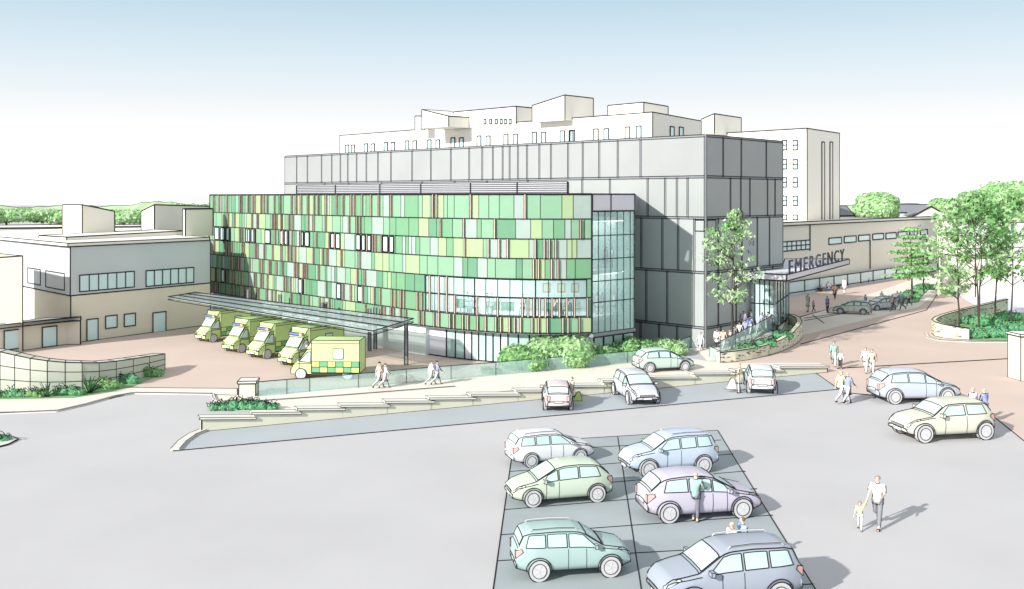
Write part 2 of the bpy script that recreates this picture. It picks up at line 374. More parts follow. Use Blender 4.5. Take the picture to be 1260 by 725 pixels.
for i in range(7):
    z1, z0 = GZ[i], GZ[i + 1]; t = 0; mb = MB(); k = 0
    while t < cv.L - .15:
        near = t / cv.L; wd = r3.choice([.4, .5, .7, .9, 1.2, 1.7]) * (.75 if near < .5 else .9) * K
        t1 = min(cv.L, t + wd)
        if cv.L - t1 < .5: t1 = cv.L
        hole = i in (4, 5) and t1 > wcut0 and t < wcut1
        if hole and t < wcut0: t1 = wcut0; hole = False
        if hole: t = wcut1; continue
        cv.strip(mb, t, t1, z0 + .04, z1 - .04, 0, .12, r3.choice(pal))
        mb.line(cv.at(t, z0, .01), cv.at(t, z1, .01), .035)
        if (near < .62 and r3.random() < .34) or (near >= .62 and (i >= 5 or r3.random() < .22)): fins.append((t, z0, z1))
        elif near < .4 and r3.random() < .2: fins.append(((t + t1) / 2, z0, z1))
        t = t1
    cv.strip(mb, 0, cv.L, z0 - .05, z0 + .05, -.02, .1, 'steel')
    for a, b in ((0, cv.L),): cv.hl(mb, a, b, z0, .065, .03)
    if i == 0: cv.hl(mb, 0, cv.L, z1, .12, .03); cv.strip(mb, 0, cv.L, z1 - .05, z1 + .03, -.02, .3, 'steel')
    mb.line(cv.at(0, z0, 0), cv.at(0, z1, 0), .13); mb.line(cv.at(cv.L, z0, 0), cv.at(cv.L, z1, 0), .13)
    mb.build('panel_row', root)
for x in [530, 541, 551, 561, 588, 613, 643, 650, 657, 664, 671, 679, 688, 697, 706]: fins.append((cv.s_at(x), GZ[6], GZ[5] if x > 560 else GZ[4]))
r3.shuffle(fins)
for t, z0, z1 in fins[:98]:
    mb = MB(); a = cv.at(t, 0, .15); b = cv.at(t, 0, .02); d = (cv.at(min(t + .05, cv.L)) - cv.at(max(0, t - .05))).normalized() * .07
    lo = [a - d, a + d, b + d, b - d]; lo = [Vector((q.x, q.y, z0 + .03)) for q in lo]; hi = [Vector((q.x, q.y, z1 - .03)) for q in lo]
    mb.hexa(lo, hi, 'fin')
    mb.line(lo[0], hi[0], .04); mb.line(lo[1], hi[1], .04); mb.build('fin', root)
mb = MB()
for t, z0, z1 in fins[98:]:
    a = cv.at(t, 0, .15); b = cv.at(t, 0, .02); d = (cv.at(min(t + .05, cv.L)) - cv.at(max(0, t - .05))).normalized() * .07
    lo = [Vector((q.x, q.y, z0 + .03)) for q in (a - d, a + d, b + d, b - d)]; hi = [Vector((q.x, q.y, z1 - .03)) for q in lo]
    mb.hexa(lo, hi, 'fin'); mb.line(lo[0], hi[0], .05); mb.line(lo[1], hi[1], .05)
if mb.v: tag(mb.build('fins', root), kind='stuff')
for ri, lst in ((2, row3), (5, row6)):
    for a, b in lst:
        t0, t1 = cv.s_at(a), cv.s_at(b); z0, z1 = GZ[ri + 1] + .1, GZ[ri] - .1; mb = MB()
        cv.strip(mb, t0, t1, z0, z1, .05, .04, 'window')
        for t in (t0, t1): mb.line(cv.at(t, z0, .07), cv.at(t, z1, .07), .1)
        for z in (z0, z1): mb.line(cv.at(t0, z, .07), cv.at(t1, z, .07), .08)
        mb.build('window', root)
# first-floor strip window with the waiting room behind it
mb = MB(); z0, z1 = GZ[6] + .05, GZ[4] - .05
cv.strip(mb, wcut0, wcut1, z0, z1, -.12, .03, 'glazing')
for z in (z0, (z0 + z1) / 2, z1): cv.hl(mb, wcut0, wcut1, z, .09, -.08)
n = 14
for i in range(n + 1):
    t = wcut0 + (wcut1 - wcut0) * i / n; mb.line(cv.at(t, z0, -.08), cv.at(t, z1, -.08), .045 if i % 5 else .08)
mb.build('strip_window', root)
FZ = [GZ[6] - .1, Z(333, 70 * K), GZ[1] + .1]      # floor levels
room = [cv.at(cut0 + (cv.L - cut0) * i / 14, 0, -.35) for i in range(15)] + [tower_r + Vector((-.9, .3, 0)), tower_b + Vector((-1.5, -.5, 0)), fl.p(fl.s_at(560), 0, .05), cv.at(cut0, 0, -7)]
for z in FZ:
    mb = MB(); mb.prism(room, z - .3, z, 'slab'); mb.build('floor_slab', root)
for z in FZ[1:] + [GZ[0] - .55]:  # glowing panels added under the slabs to brighten the dark rooms
    for k in range(3):
        q_ = cv.at(cut0 + (cv.L - cut0) * (k + .5) / 3, 0, -2.6); mb = MB(); mb.box((q_.x, q_.y, z - .34), (4.6, 2.6, .06), 'added_light_panel'); mb.build('added_light_panel', root)
    mb = MB(); mb.box((6.9 * K, 71.7 * K, z - .34), (1.9, 1.1, .06), 'added_light_panel', .72); mb.build('added_light_panel', root)
    mb = MB(); mb.box((7.9 * K, 73.1 * K, z - .34), (.9, .8, .06), 'added_light_panel', .72); mb.build('added_light_panel', root)
mb = MB(); a_, b_ = Vector((5.9, 72.0, 0)) * K, Vector((9.35, 75.3, 0)) * K; n_ = Vector((.06, -.06, 0)); mb.prism([a_ + n_, b_ + n_, b_ - n_, a_ - n_], 0, GZ[0] - .8, 'interior'); mb.build('partition', root)  # pale wall added behind the tower glass to brighten its dark interior
mb = MB(); rb = [cv.at(cut0, 0, -5), cv.at((cut0 + cv.L) / 2, 0, -6), Vector((6.3, 75.5, 0)) * K]
for a, b in zip(rb, rb[1:]):
    d = (b - a).normalized(); n = Vector((d.y, -d.x, 0)) * .1
    mb.prism([a + n, b + n, b - n, a - n], 0, GZ[0] - .6, 'interior')
mb.build('partition', root)
# ground storey, set back under the cladding
gc = lambda x: cv.s_at(x)
def gseg(x0, x1, m, name, nm=0):
    mb = MB(); t0, t1 = gc(x0), gc(x1); z1 = GZ[7] - .02
    cv.strip(mb, t0, t1, .05, z1, -.75, .08, m)
    for t in [t0, t1] + [t0 + (t1 - t0) * (i + 1) / (nm + 1) for i in range(nm)]: mb.line(cv.at(t, 0, -.72), cv.at(t, z1, -.72), .08)
    cv.hl(mb, t0, t1, .05, .07, -.72); mb.build(name, root)
gseg(262, 480, 'glazing_pale', 'ground_floor_glazing', 14); gseg(480, 542, 'lavender', 'ground_floor_wall', 0); gseg(542, 565, 'glazing_pale', 'ground_floor_glazing', 1)
gseg(565, 574, 'lavender', 'column_casing'); gseg(574, 612, 'glazing_pale', 'ground_floor_glazing', 3); gseg(612, 622, 'lavender', 'column_casing'); gseg(622, 706, 'glazing_pale', 'ground_floor_glazing', 5); gseg(706, 727.5, 'lavender', 'column_casing')
mb = MB(); cv.strip(mb, 0, cv.L, GZ[7] - .12, GZ[7] + .02, -.05, 1.0, 'steel'); mb.build('soffit', root)
# glazed stair tower at the right end
mb = MB(); ta = cv.P[-1]; tf = Facade(ta, tower_r); tf2 = Facade(tower_r, tower_b); tl = [Z(y, 69.5 * K) for y in (239, 260, 290, 319, 346, 372, 409.5)]
tf.rect(mb, 0, tf.L, tl[1], tl[0], .05, .2, 'lavender'); tf2.rect(mb, 0, tf2.L, tl[1], tl[0], .05, .2, 'lavender')
for f_ in (tf, tf2):
    for z in (tl[0], tl[1]): f_.hline(mb, 0, f_.L, z, .09, .07)
    for t in (0, f_.L): f_.vline(mb, t, tl[1], tl[0], .1, .07)
tf.vline(mb, tf.s_at(751), tl[1], tl[0], .08, .07); mb.build('parapet', root)
mb = MB(); mb.prism([ta + Vector((-.6, .9, 0)), tower_r + Vector((-.15, .25, 0)), tower_b + Vector((-.3, -.1, 0)), back[1]], tl[1] + .3, tl[1] + .5, 'roof'); mb.build('tower_roof', root)
for f_, xs in ((tf, [736, 744, 751, 759, 767, 775]), (tf2, [])):
    mb = MB(); f_.rect(mb, 0, f_.L, tl[-1], tl[1], .02, .03, 'tower_glazing')
    for z in tl[1:]: f_.hline(mb, 0, f_.L, z, .055, .04)
    for t in [0, f_.L] + [f_.s_at(x) for x in xs]: f_.vline(mb, t, tl[-1], tl[1], .045, .04)
    mb.build('curtain_wall', root)
mb = MB(); tf.rect(mb, 0, tf.L, tl[-1] - .3, tl[-1] - .02, .15, .5, 'steel'); tf.hline(mb, 0, tf.L, tl[-1] - .3, .09, .17); mb.build('sill_beam', root)
mb = MB(); tf.rect(mb, 0, tf.L, 0.05, tl[-1] - .3, -.5, .05, 'glazing_pale')
for x in (736, 748, 760, 772): tf.vline(mb, tf.s_at(x), 0, tl[-1] - .3, .1, -.45)
mb.build('ground_floor_glazing', root)

# ================================================================ AMBULANCE CANOPY
def P2(x, y): return Vector((x * K, y * K, 0))
CZ = Z(394, 68.1 * K)
A, B, Bb, Ab = G(206.5, 366, CZ), G(459, 408.5, CZ), G(509, 393, CZ), G(240, 360.5, CZ)
for q_ in (A, B, Bb, Ab): q_.z = 0
root = thing('ambulance_canopy', 'long thin glass roofed canopy on steel posts over the ambulance bays', 'canopy', A)
mb = MB(); mb.prism([A, B, Bb, Ab], CZ - .04, CZ, 'canopy_glass'); mb.build('roof_glass', root)
mb = MB()
for p, q in ((A, B), (B, Bb), (Bb, Ab), (Ab, A), (A.lerp(Ab, .35), B.lerp(Bb, .35)), (A.lerp(Ab, .7), B.lerp(Bb, .7))):
    for z, ww in ((CZ + .06, .07), (CZ - .22, .05)): mb.line((p.x, p.y, z), (q.x, q.y, z), ww)
n = 16
for i in range(n + 1):
    p, q = A.lerp(B, i / n), Ab.lerp(Bb, i / n); mb.line((p.x, p.y, CZ - .12), (q.x, q.y, CZ - .12), .05, 'steel')
mb.build('frame', root)
mb = MB(); mb.prism([A.lerp(Ab, .55), B.lerp(Bb, .55), B.lerp(Bb, .72), A.lerp(Ab, .72)], CZ - .3, CZ - .1, 'steel'); mb.build('gutter_beam', root)
for px, py in ((500, 449), (462, 430), (396, 422), (401, 421), (345, 408), (305, 400), (455, 432)):
    q = G(px, py); mb = MB(); mb.box((q.x, q.y, CZ / 2), (.26, .26, CZ), 'steel')
    for sx in (-.13, .13): mb.line((q.x + sx, q.y - .13, 0), (q.x + sx, q.y - .13, CZ), .06)
    mb.build('post', root)

# ================================================================ OTHER BUILDINGS
def block(root, name, plan, z0, z1, m='white', w=None, top=None):
    w = w or pxw(plan[0].y, 1.1); mb = MB(); mb.prism(plan, z0, z1, m, w); return mb.build(name, root)
def D(px, d): return ray(px, d)
# white tower slab behind
d0 = 101.1 * K; c0 = D(803, d0); zt = Z(138, d0)
def atop(px, py, z): d = (z - H0) * F / (HZ - py); return ray(px, d)
a0, b0 = atop(418, 167, zt), atop(863, 149, zt)
root = thing('ward_slab', 'long white hospital ward slab with paired windows and rooftop plant rooms behind the grey block', 'building', c0)
block(root, 'wall', [c0, a0, a0 + (b0 - c0), b0], 0, zt)
f1 = Facade(c0, a0); f2 = Facade(c0, b0)
for x, y, x2 in [(300, 275, 325), (380, 270, 410), (466, 264, 496), (557, 257, 590), (652, 253, 689), (754, 244, 790), (866, 236, 905), (982, 228, 1022), (1104, 220, 1144), (1224, 214, 1262)]:
    for xx in (x, x2):
        wd = 14 + 4 * (xx - 300) / 900; f1.window(root, 340 + xx / 3.5, 100 + y / 3.5, 340 + (xx + wd) / 3.5, 100 + y / 3.5 + 15)
for x, y in [(72, 200), (168, 195), (211, 194), (297, 187), (343, 183)]: f1.window(root, 680 + x / 3.316, 100 + y / 3.316, 680 + (x + 19) / 3.316, 100 + y / 3.316 + 17)
for x, y in [(478, 186), (515, 188)]: f2.window(root, 680 + x / 3.316, 100 + y / 3.316, 680 + (x + 16) / 3.316, 100 + y / 3.316 + 13)
def plant(px0, px1, px2, ytop, ybot, dd, name='plant_room', zt2=None, m='white'):
    """rooftop box: left, corner and right pixel columns, top row of the corner"""
    d1 = dd * K; c = D(px1, d1); z1 = Z(ytop[1], d1); z0 = zt - .3
    a = atop(px0, ytop[0], z1) if ytop[0] > ytop[1] + .5 else None
    t0 = c + u1 * 0; aa = Facade(c, c + u1 * 50); bb = Facade(c, c + u2 * 50)
    pa = aa.p(aa.s_at(px0), 0); pb = bb.p(bb.s_at(px2), 0); pc = pa + (pb - c)
    za = Z(ytop[0], pa.y); zb = Z(ytop[2], pb.y); mb = MB()
    mb.prism([c, pa, pc, pb], z0, [z1, za, za + zb - z1, zb], m, pxw(d1, 1.1)); return mb.build(name, root), aa
plant(519, 552, 585, (135, 143, 145), 160, 118)
plant(511, 519, 522, (143, 143, 143), 160, 124)
_, fa = plant(558, 635, 656, (138, 131, 133), 150, 115)
for x in (596, 603, 610, 616, 621, 627): fa.window(root, x, 147, x + 2.3, 152.5)
plant(655, 695, 730, (130, 117, 121), 150, 108)
plant(748, 792, 822, (130, 126, 131), 140, 106)
# white east tower
d0 = 142 * K; c1 = D(993, d0); zt1 = Z(158, d0); a1 = atop(877.5, 164.8, zt1); b1 = atop(1033, 164, zt1)
root = thing('east_ward_tower', 'tall white ward tower with stacked sash windows, right of the grey block', 'building', c1)
block(root, 'wall', [c1, a1, a1 + (b1 - c1), b1], 0, zt1)
f1 = Facade(c1, a1); f2 = Facade(c1, b1)
for y in (242, 320, 394, 469, 546):
    for x in (982, 938): f1.window(root, 680 + x / 3.316, 100 + y / 3.316, 680 + (x + 18) / 3.316, 100 + (y + 38) / 3.316, ny=2)
for x in (1097, 1130): f2.window(root, 680 + x / 3.316, 175, 680 + (x + 11) / 3.316, 274, 'white_far', name='window_slot')
zt_s = zt; zt = zt1; plant(863, 879, 912, (147, 140, 145), 165, 150); zt = zt_s
# left two-storey building
lc = G(87, 423); lz = Z(303.5, lc.y); le = atop(258, 298, lz) if False else G(259, 399.5); ll = Facade(lc, G(0, 404)).p(80, 0)
ll = ray(-60, 104 * K); fL = Facade(lc, le); fW = Facade(lc, ll); zdv = Z(364, lc.y)
root = thing('clinic_building', 'two storey clinic with grey upper floor and cream ground floor at the far left', 'building', lc)
mb = MB(); bk = (ll - lc); mb.prism([lc, le, le + bk, ll], 0, zdv, 'cream_dark', pxw(lc.y), True); mb.build('ground_floor_wall', root)
mb = MB(); mb.prism([lc + Vector((-.02, -.05, 0)), le + Vector((0, -.05, 0)), le + bk, ll + Vector((-.05, -.05, 0))], zdv, lz - .01, 'blue_grey', pxw(lc.y), True); mb.build('upper_floor_wall', root)
mb = MB(); mb.prism([lc + Vector((-.1, -.35, 0)), le + Vector((.0, -.35, 0)), le + bk, ll + Vector((-.3, -.3, 0))], lz, lz + .3, 'white', pxw(lc.y, 1), True); mb.build('roof', root)
z1_ = lambda x, y: (x / 2.131, 220 + y / 2.131)
for (xa, ya, xb, yb, nx) in ((208, 248, 351, 290, 6), (382, 237, 507, 277, 6)):
    a = z1_(xa, ya); b = z1_(xb, yb); fL.window(root, a[0], a[1], b[0], b[1], nx=nx)
for (xa, ya, xb, yb) in ((75, 236, 108, 276), (122, 245, 171, 288)):
    a = z1_(xa, ya); b = z1_(xb, yb); fW.window(root, a[0], a[1], b[0], b[1])
for (xa, ya, xb, yb, nm) in ((227, 368, 256, 424, 'door'), (400, 350, 434, 402, 'door'), (276, 359, 306, 391, 'window'), (325, 354, 354, 386, 'window')):
    a = z1_(xa, ya); b = z1_(xb, yb); fL.window(root, a[0], a[1], b[0], b[1], name=nm)
# rooftop volumes
def roofbox(px0, px1, px2, yt, ztop_y, dd, z0, m='cream', name='roof_room'):
    d1 = dd * K; c = D(px1, d1); zz = Z(ztop_y, d1); aa = Facade(c, c + u1 * 50); pa = aa.p(aa.s_at(px0), 0) if px0 < px1 else c
    bb = Facade(c, c + Vector((.5, 1, 0)).normalized() * 50); pb = bb.p(bb.s_at(px2), 0)
    zb = Z(yt[1], pb.y); za = Z(yt[0], pa.y); mb = MB(); mb.prism([c, pa, pa + (pb - c), pb], z0, [zz, za, za + zb - zz, zb], m, pxw(d1)); mb.build(name, root)
roofbox(48, 82, 228, (290, 284), 292, 84, lz + .25, 'white')
roofbox(77, 101, 141, (252, 260), 252, 92, lz + .25)
roofbox(174, 190, 262, (260, 254), 252, 100, lz + .25)
roofbox(225, 228, 262, (257, 257), 257.5, 92, lz + .25)
# annex and gable further left
root = thing('annex', 'single storey flat roofed cream annex with two pale doors below the clinic', 'building', G(98, 422))
an = G(98.5, 422); an0 = G(-40, 441); anz = Z(393, an.y); fA = Facade(an, an0)
mb = MB(); mb.prism([an, an0, an0 + Vector((3, 7, 0)), ray(99, lc.y - .6)], 0, anz, 'cream_dark', pxw(an.y), True); mb.build('wall', root)
mb = MB(); mb.prism([an + Vector((.2, -.25, 0)), an0 + Vector((-.1, -.25, 0)), an0 + Vector((3, 7, 0)), ray(99, lc.y - .6)], anz, anz + .3, 'coping', pxw(an.y, .9), True); mb.build('roof', root)
for (xa, ya, xb, yb) in ((10, 397, 52, 447), (110, 388, 148, 440)):
    a = z1_(xa, ya); b = z1_(xb, yb); fA.window(root, a[0], a[1], b[0], b[1], name='door')
root = thing('gabled_store', 'blank cream walled store with a raised parapet at the left picture edge', 'building', ray(28, 75 * K))
c = ray(28, 75 * K); e = ray(-50, 74 * K); zz = Z(315, c.y)
mb = MB(); mb.prism([c, e, e + Vector((-3, 9, 0)), c + Vector((-2.5, 2, 0))], 0, [zz, zz - .3, zz, zz], 'cream_dark', pxw(c.y)); mb.build('wall', root)
root = thing('distant_flat_building', 'long low white building beyond the clinic roof at far left', 'building', ray(20, 210))
mb = MB(); mb.prism([ray(-80, 205), ray(80, 215), ray(80, 235), ray(-80, 225)], 0, Z(281, 210), 'white', .3); mb.build('wall', root)
root = thing('distant_pavilion', 'low white pavilion seen between two clinic roof rooms', 'building', ray(160, 230))
mb = MB(); mb.prism([ray(130, 225), ray(185, 228), ray(190, 240), ray(135, 240)], 0, Z(279, 228), 'white', .3); mb.build('wall', root)
# right low wing
wa, wb = P2(32.9, 117), P2(68, 155); fw = Facade(wa, wb); wz = Z(278, wa.y); w0 = fw.p(-7, 0)
root = thing('outpatient_wing', 'long low cream outpatient wing with high strip windows behind the emergency sign', 'building', wa)
mb = MB(); mb.prism([w0, wb, wb + Vector((-12, 12, 0)), w0 + Vector((-12, 12, 0))], 0, wz, 'cream', pxw(wa.y, 1.1)); mb.build('wall', root)
mb = MB(); fw.rect(mb, -7.2, fw.L + .3, wz + .02, wz + .45, .3, 1.5, 'white'); fw.hline(mb, -7, fw.L, wz + .45, .12, .3); fw.hline(mb, -7, fw.L, wz + .02, .12, .3); mb.build('fascia', root)
z7 = lambda x, y: (940 + x / 3.02, 200 + y / 3.02)
for (xa, ya, xb, yb) in ((240, 280, 287, 303), (297, 274, 341, 297), (350, 270, 392, 291), (403, 265, 443, 286), (452, 262, 490, 283), (497, 258, 530, 276), (540, 254, 570, 272), (580, 250, 606, 268)):
    a = z7(xa, ya); b = z7(xb, yb); fw.window(root, a[0], a[1], b[0], b[1])
a = z7(66, 292); b = z7(170, 326); fw.window(root, a[0], a[1] , b[0], b[1], nx=6, ny=2)
mb = MB(); fw.vline(mb, fw.s_at(996), Z(311, 118 * K), wz, .12, .1); fw.vline(mb, fw.s_at(1070), 2, Z(297, 133 * K), .12, .1); mb.build('downpipe', root)
# glazed walkway in front of the wing
gs = Facade(G(950, 367), G(1165, 333.5)); root = thing('glazed_walkway_screen', 'low glazed screen running along the foot of the outpatient wing', 'glass screen', gs.p(0, 0))
zs = Z(348, gs.p(gs.s_at(965), 0).y); mb = MB(); gs.rect(mb, 0, gs.L, .3, zs, 0, .08, 'window'); mb.build('glass', root)
mb = MB(); gs.rect(mb, 0, gs.L, 0, .3, .05, .25, 'lavender')
for k in range(15): gs.vline(mb, gs.L * k / 14, .1, zs, .1, .05)
for z in (.3, zs): gs.hline(mb, 0, gs.L, z, .1, .05)
mb.build('frame', root)
# houses further right
def house(name, label, px0, px1, d, ye, yr, m='lavender', rm='shutter', dep=10):
    a, b = ray(px0, d), ray(px1, d + 4); root = thing(name, label, 'house', a); n = Vector((0, dep, 0)); ze, zr = Z(ye, d), Z(yr, d)
    mb = MB(); mb.prism([a, b, b + n, a + n], 0, ze, m, pxw(d)); mb.build('wall', root)
    mb = MB(); A_, B_, C_, D_ = [Vector((q.x, q.y, ze)) for q in (a, b, b + n, a + n)]; r0 = (A_ + D_) / 2; r1 = (B_ + C_) / 2; r0.z = r1.z = zr
    mb.add([A_, B_, C_, D_, r0, r1], [(0, 1, 5, 4), (2, 3, 4, 5), (0, 4, 3), (1, 2, 5)], rm)
    for p, q in ((A_, B_), (A_, r0), (B_, r1), (r0, r1)): mb.line(p, q, pxw(d))
    mb.build('roof', root)
house('lodge', 'low grey lodge beside the round tree right of the white tower', 1026, 1052, 190, 266, 254)
house('long_shed', 'long grey roofed shed behind the outpatient wing roof', 1105, 1240, 215, 262, 252)
root = thing('gabled_house', 'pale gabled house peeping over the right end of the wing', 'house', ray(1143, 185))
a, b = ray(1122, 183), ray(1168, 183); ze, zr = Z(267, 183), Z(254.5, 183); mb = MB(); m_ = (a + b) / 2; dd = Vector((3, 12, 0))
mb.add([Vector((a.x, a.y, 0)), Vector((b.x, b.y, 0)), Vector((b.x, b.y, ze)), Vector((m_.x, m_.y, zr)), Vector((a.x, a.y, ze))], [(0, 1, 2, 3, 4)], 'cream')
mb.prism([b + dd * .02, a + dd * .02, a + dd, b + dd], 0, ze - .02, 'cream'); mb.build('wall', root)
mb = MB(); q = [Vector((a.x, a.y, ze)), Vector((m_.x, m_.y, zr)), Vector((b.x, b.y, ze))]; off = Vector((0, -.2, .08))
mb.quad(q[0] + off, q[1] + off, q[1] + dd + off, q[0] + dd + off, 'shutter'); mb.quad(q[1] + off, q[2] + off, q[2] + dd + off, q[1] + dd + off, 'shutter'); mb.poly([v + off for v in q], .2); mb.build('roof', root)
house('terrace_house', 'low pale house half hidden by the right hand trees', 1190, 1290, 150, 291, 276, 'white', 'lavender')
house('garden_store', 'small white store under the branches at the right edge', 1200, 1300, 125, 318, 309, 'white', 'white')

# ================================================================ EMERGENCY ENTRANCE
EZ = Z(346, 77.8 * K); p1 = fr.p(fr.s_at(915), 0, .15); p2 = P2(22.1, 77.8); p3 = P2(34, 97.5); p4 = P2(27.5, 97.5); p5 = fr.p(fr.s_at(960), 0, .15)
root = thing('emergency_canopy', 'flat lavender entrance canopy projecting from the corner of the grey block', 'canopy', p2)
mb = MB(); mb.prism([p1, p2, p3, p4, p5], EZ, EZ + .55, 'lavender', .09, True); mb.build('slab', root)
TZ = 1.0 * K     # terrace level
root = thing('entrance_lobby', 'glass walled emergency entrance lobby under the lavender canopy', 'lobby', p1)
q1 = fr.p(fr.s_at(922), 0, .1); q2 = P2(21.6, 79.6); q3 = P2(25.0, 87.5); q4 = fr.p(fr.s_at(962), 0, .1)
for a, b, n in ((q1, q2, 5), (q2, q3, 5)):
    f_ = Facade(a, b); mb = MB(); f_.rect(mb, 0, f_.L, TZ + .05, EZ - .02, 0, .04, 'glazing_pale')
    for i in range(n + 1): f_.vline(mb, f_.L * i / n, TZ, EZ, .08, .02)
    for z in (TZ + .05, TZ + 2.3): f_.hline(mb, 0, f_.L, z, .08, .02)
    mb.build('glass_wall', root)
for q in (q1, q2, q3):
    mb = MB(); mb.box((q.x, q.y, (TZ + EZ) / 2), (.18, .18, EZ - TZ), 'steel'); mb.build('post', root)
# sign letters
def text(body, p, q, z, size, sx, name, label, cat, m, ext=.06):
    cu = bpy.data.curves.new(name, 'FONT'); cu.body = body; cu.size = size; cu.extrude = ext; cu.align_x = 'LEFT'; cu.space_character = 1.25; cu.offset = .0
    o = bpy.data.objects.new(name, cu); sc.collection.objects.link(o); bpy.context.view_layer.update()
    me = bpy.data.meshes.new_from_object(o.evaluated_get(bpy.context.evaluated_depsgraph_get())); bpy.data.objects.remove(o)
    wd = max(v.co.x for v in me.vertices); d = q - p; k = d.length / wd
    o = bpy.data.objects.new(name, me); sc.collection.objects.link(o); me.materials.clear(); me.materials.append(M[m])
    o.location = (p.x, p.y, z); o.rotation_euler = (R(90), 0, math.atan2(d.y, d.x)); o.scale = (k, 1, 1)
    return tag(o, label, cat)
d_ = (p3 - p2); text('EMERGENCY', p2 + d_ * .02, p2 + d_ * .9, EZ + .57, 1.75, 1, 'emergency_sign', 'dark free standing letters reading EMERGENCY on the canopy edge', 'sign', 'sign_dark', .05)
# raised terrace
mb = MB(); tp = [G(886, 444), G(905, 441), G(930, 436), G(955, 425), G(970, 415)]
terr = [fl.p(.5, 0, .6), ray(872, 70.5 * K), ray(886, 70.9 * K), ray(925, 73.6 * K), ray(950, 76.5 * K), ray(963, 80 * K), ray(968, 86 * K), ray(965, 92 * K), GA + u2 * (L2 + 1), GA + u2 * L2 + Vector((.1, -.1, 0)), GA + Vector((0.1, -.3, 0))]
mb.prism(terr, 0, [.1, .1, .12, TZ, TZ, TZ, TZ, TZ, TZ, TZ, .15], 'path'); mb.poly([Vector((q.x, q.y, z)) for q, z in zip(terr[2:8], (.14, TZ, TZ, TZ, TZ, TZ))], .05); struct('entrance_terrace', mb)

# ================================================================ WALLS
def wallpath(root, pts, th, m, name='wall', w=None, cop=None, coph=.1, courses=0, joints=True, back=True):
    """pts = (px, base row, top row); thickness goes away from the camera"""
    mb = MB(); P = []
    for x, yb, yt in pts: g = G(x, yb); P.append((g, Z(yt, g.y)))
    N = []
    for i in range(len(P)):
        a = P[max(0, i - 1)][0]; b = P[min(len(P) - 1, i + 1)][0]; d = (b - a).normalized(); n = Vector((-d.y, d.x, 0)); N.append(n if back else -n)
    w = w or pxw(P[0][0].y, 1.1)
    for i in range(len(P) - 1):
        (a, za), (b, zb) = P[i], P[i + 1]; a2, b2 = a + N[i] * th, b + N[i + 1] * th
        lo = [a, b, b2, a2]; hi = [Vector((q.x, q.y, z)) for q, z in zip(lo, (za, zb, zb, za))]
        mb.hexa(lo, hi, m); mb.line(hi[0], hi[1], w); mb.line(hi[3], hi[2], w)
        if joints or i == 0: mb.line(lo[0], hi[0], w * .7)
        if joints: mb.line(hi[0], hi[3], w * .7)
        if i == len(P) - 2: mb.line(lo[1], hi[1], w); mb.line(hi[1], hi[2], w)
        for c in range(1, courses + 1):
            k = c / (courses + 1); mb.line(lo[0].lerp(hi[0], k), lo[1].lerp(hi[1], k), w * .7)
        mb.line(a, b, w)
    return mb.build(name, root), P
root = thing('curved_planter_wall', 'curved pale concrete block wall with joints behind the shrub bed at left', 'wall', G(100, 480))
wp = [(-60, 484, 424), (0, 484, 433), (18, 484, 437), (37, 484, 441), (58, 483.5, 444), (80, 482, 446), (101, 480.5, 446.5), (122, 478, 446.5), (143, 474, 444.5), (164, 469, 441.5), (184, 462.5, 438.5), (203, 455, 435.5)]
wallpath(root, wp, .9, 'concrete', courses=2)
# long retaining wall with stepped copings
segs = [(248, 312, 511), (312, 368, 505), (368, 422, 500), (421, 477, 496), (476, 532, 491), (530, 583, 487), (581, 638, 482.5), (637, 690, 477.5), (689, 744, 471.5), (743, 798, 466), (797, 856, 461.5), (855, 906, 456.5), (905, 962, 453), (960, 1018, 448.5)]
root = thing('retaining_wall', 'long cream retaining wall with stepped coping stones beside the car park lane', 'wall', G(640, 494))
lastb = None
for i, (x0, x1, yt) in enumerate(segs):
    yb = lambda x: 531.5 - (x - 250) * .0951
    a, b = G(x0, yb(x0)), G(x1, yb(x1)); za, zb = max(Z(yt + 2.2, a.y), .3), max(Z(yt + 2.2, b.y), .3); d = (b - a).normalized(); n = Vector((-d.y, d.x, 0))
    mb = MB(); mb.prism([a, b, b + n * .5, a + n * .5], 0, [za - .12, zb - .12, zb - .12, za - .12], 'wall_cream'); mb.line(a, b, .06)
    if i == 0: mb.line(a, (a.x, a.y, za - .12), .06)
    if i == len(segs) - 1: mb.line(b, (b.x, b.y, zb - .12), .06)
    mb.build('wall_section', root)
    mb = MB(); o_ = 0.008 * (i % 2); lo = [a - n * .12 - d * .12, b - n * .12 + d * .12, b + n * .62 + d * .12, a + n * .62 - d * .12]
    mb.prism(lo, [za - .12 + o_, zb - .12 + o_, zb - .12 + o_, za - .12 + o_], [za + o_, zb + o_, zb + o_, za + o_], 'coping', .026, True); mb.build('coping_stone', root)
# low pillar
def pier(label, px, py, ytop, wpx, m, cap=True, name='gate_pier'):
    g = G(px, py); w_ = wpx * g.y / F; z = Z(ytop, g.y); root = thing(name, label, 'pier', g)
    mb = MB(); mb.ibox((g.x, g.y + w_ / 2, z / 2), (w_, w_, z), m, .1, .05); mb.build('shaft', root)
    mb = MB(); mb.ibox((g.x, g.y + w_ / 2, z + .08), (w_ * 1.15, w_ * 1.15, .16), 'coping', .1, .05); mb.build('cap', root)
pier('squat cream pier with white cap at the end of the glass balustrade', 303, 488, 472, 20, 'wall_cream')
pier('tall cream gate pier at the right picture edge', 1267, 469, 414, 26, 'wall_cream')
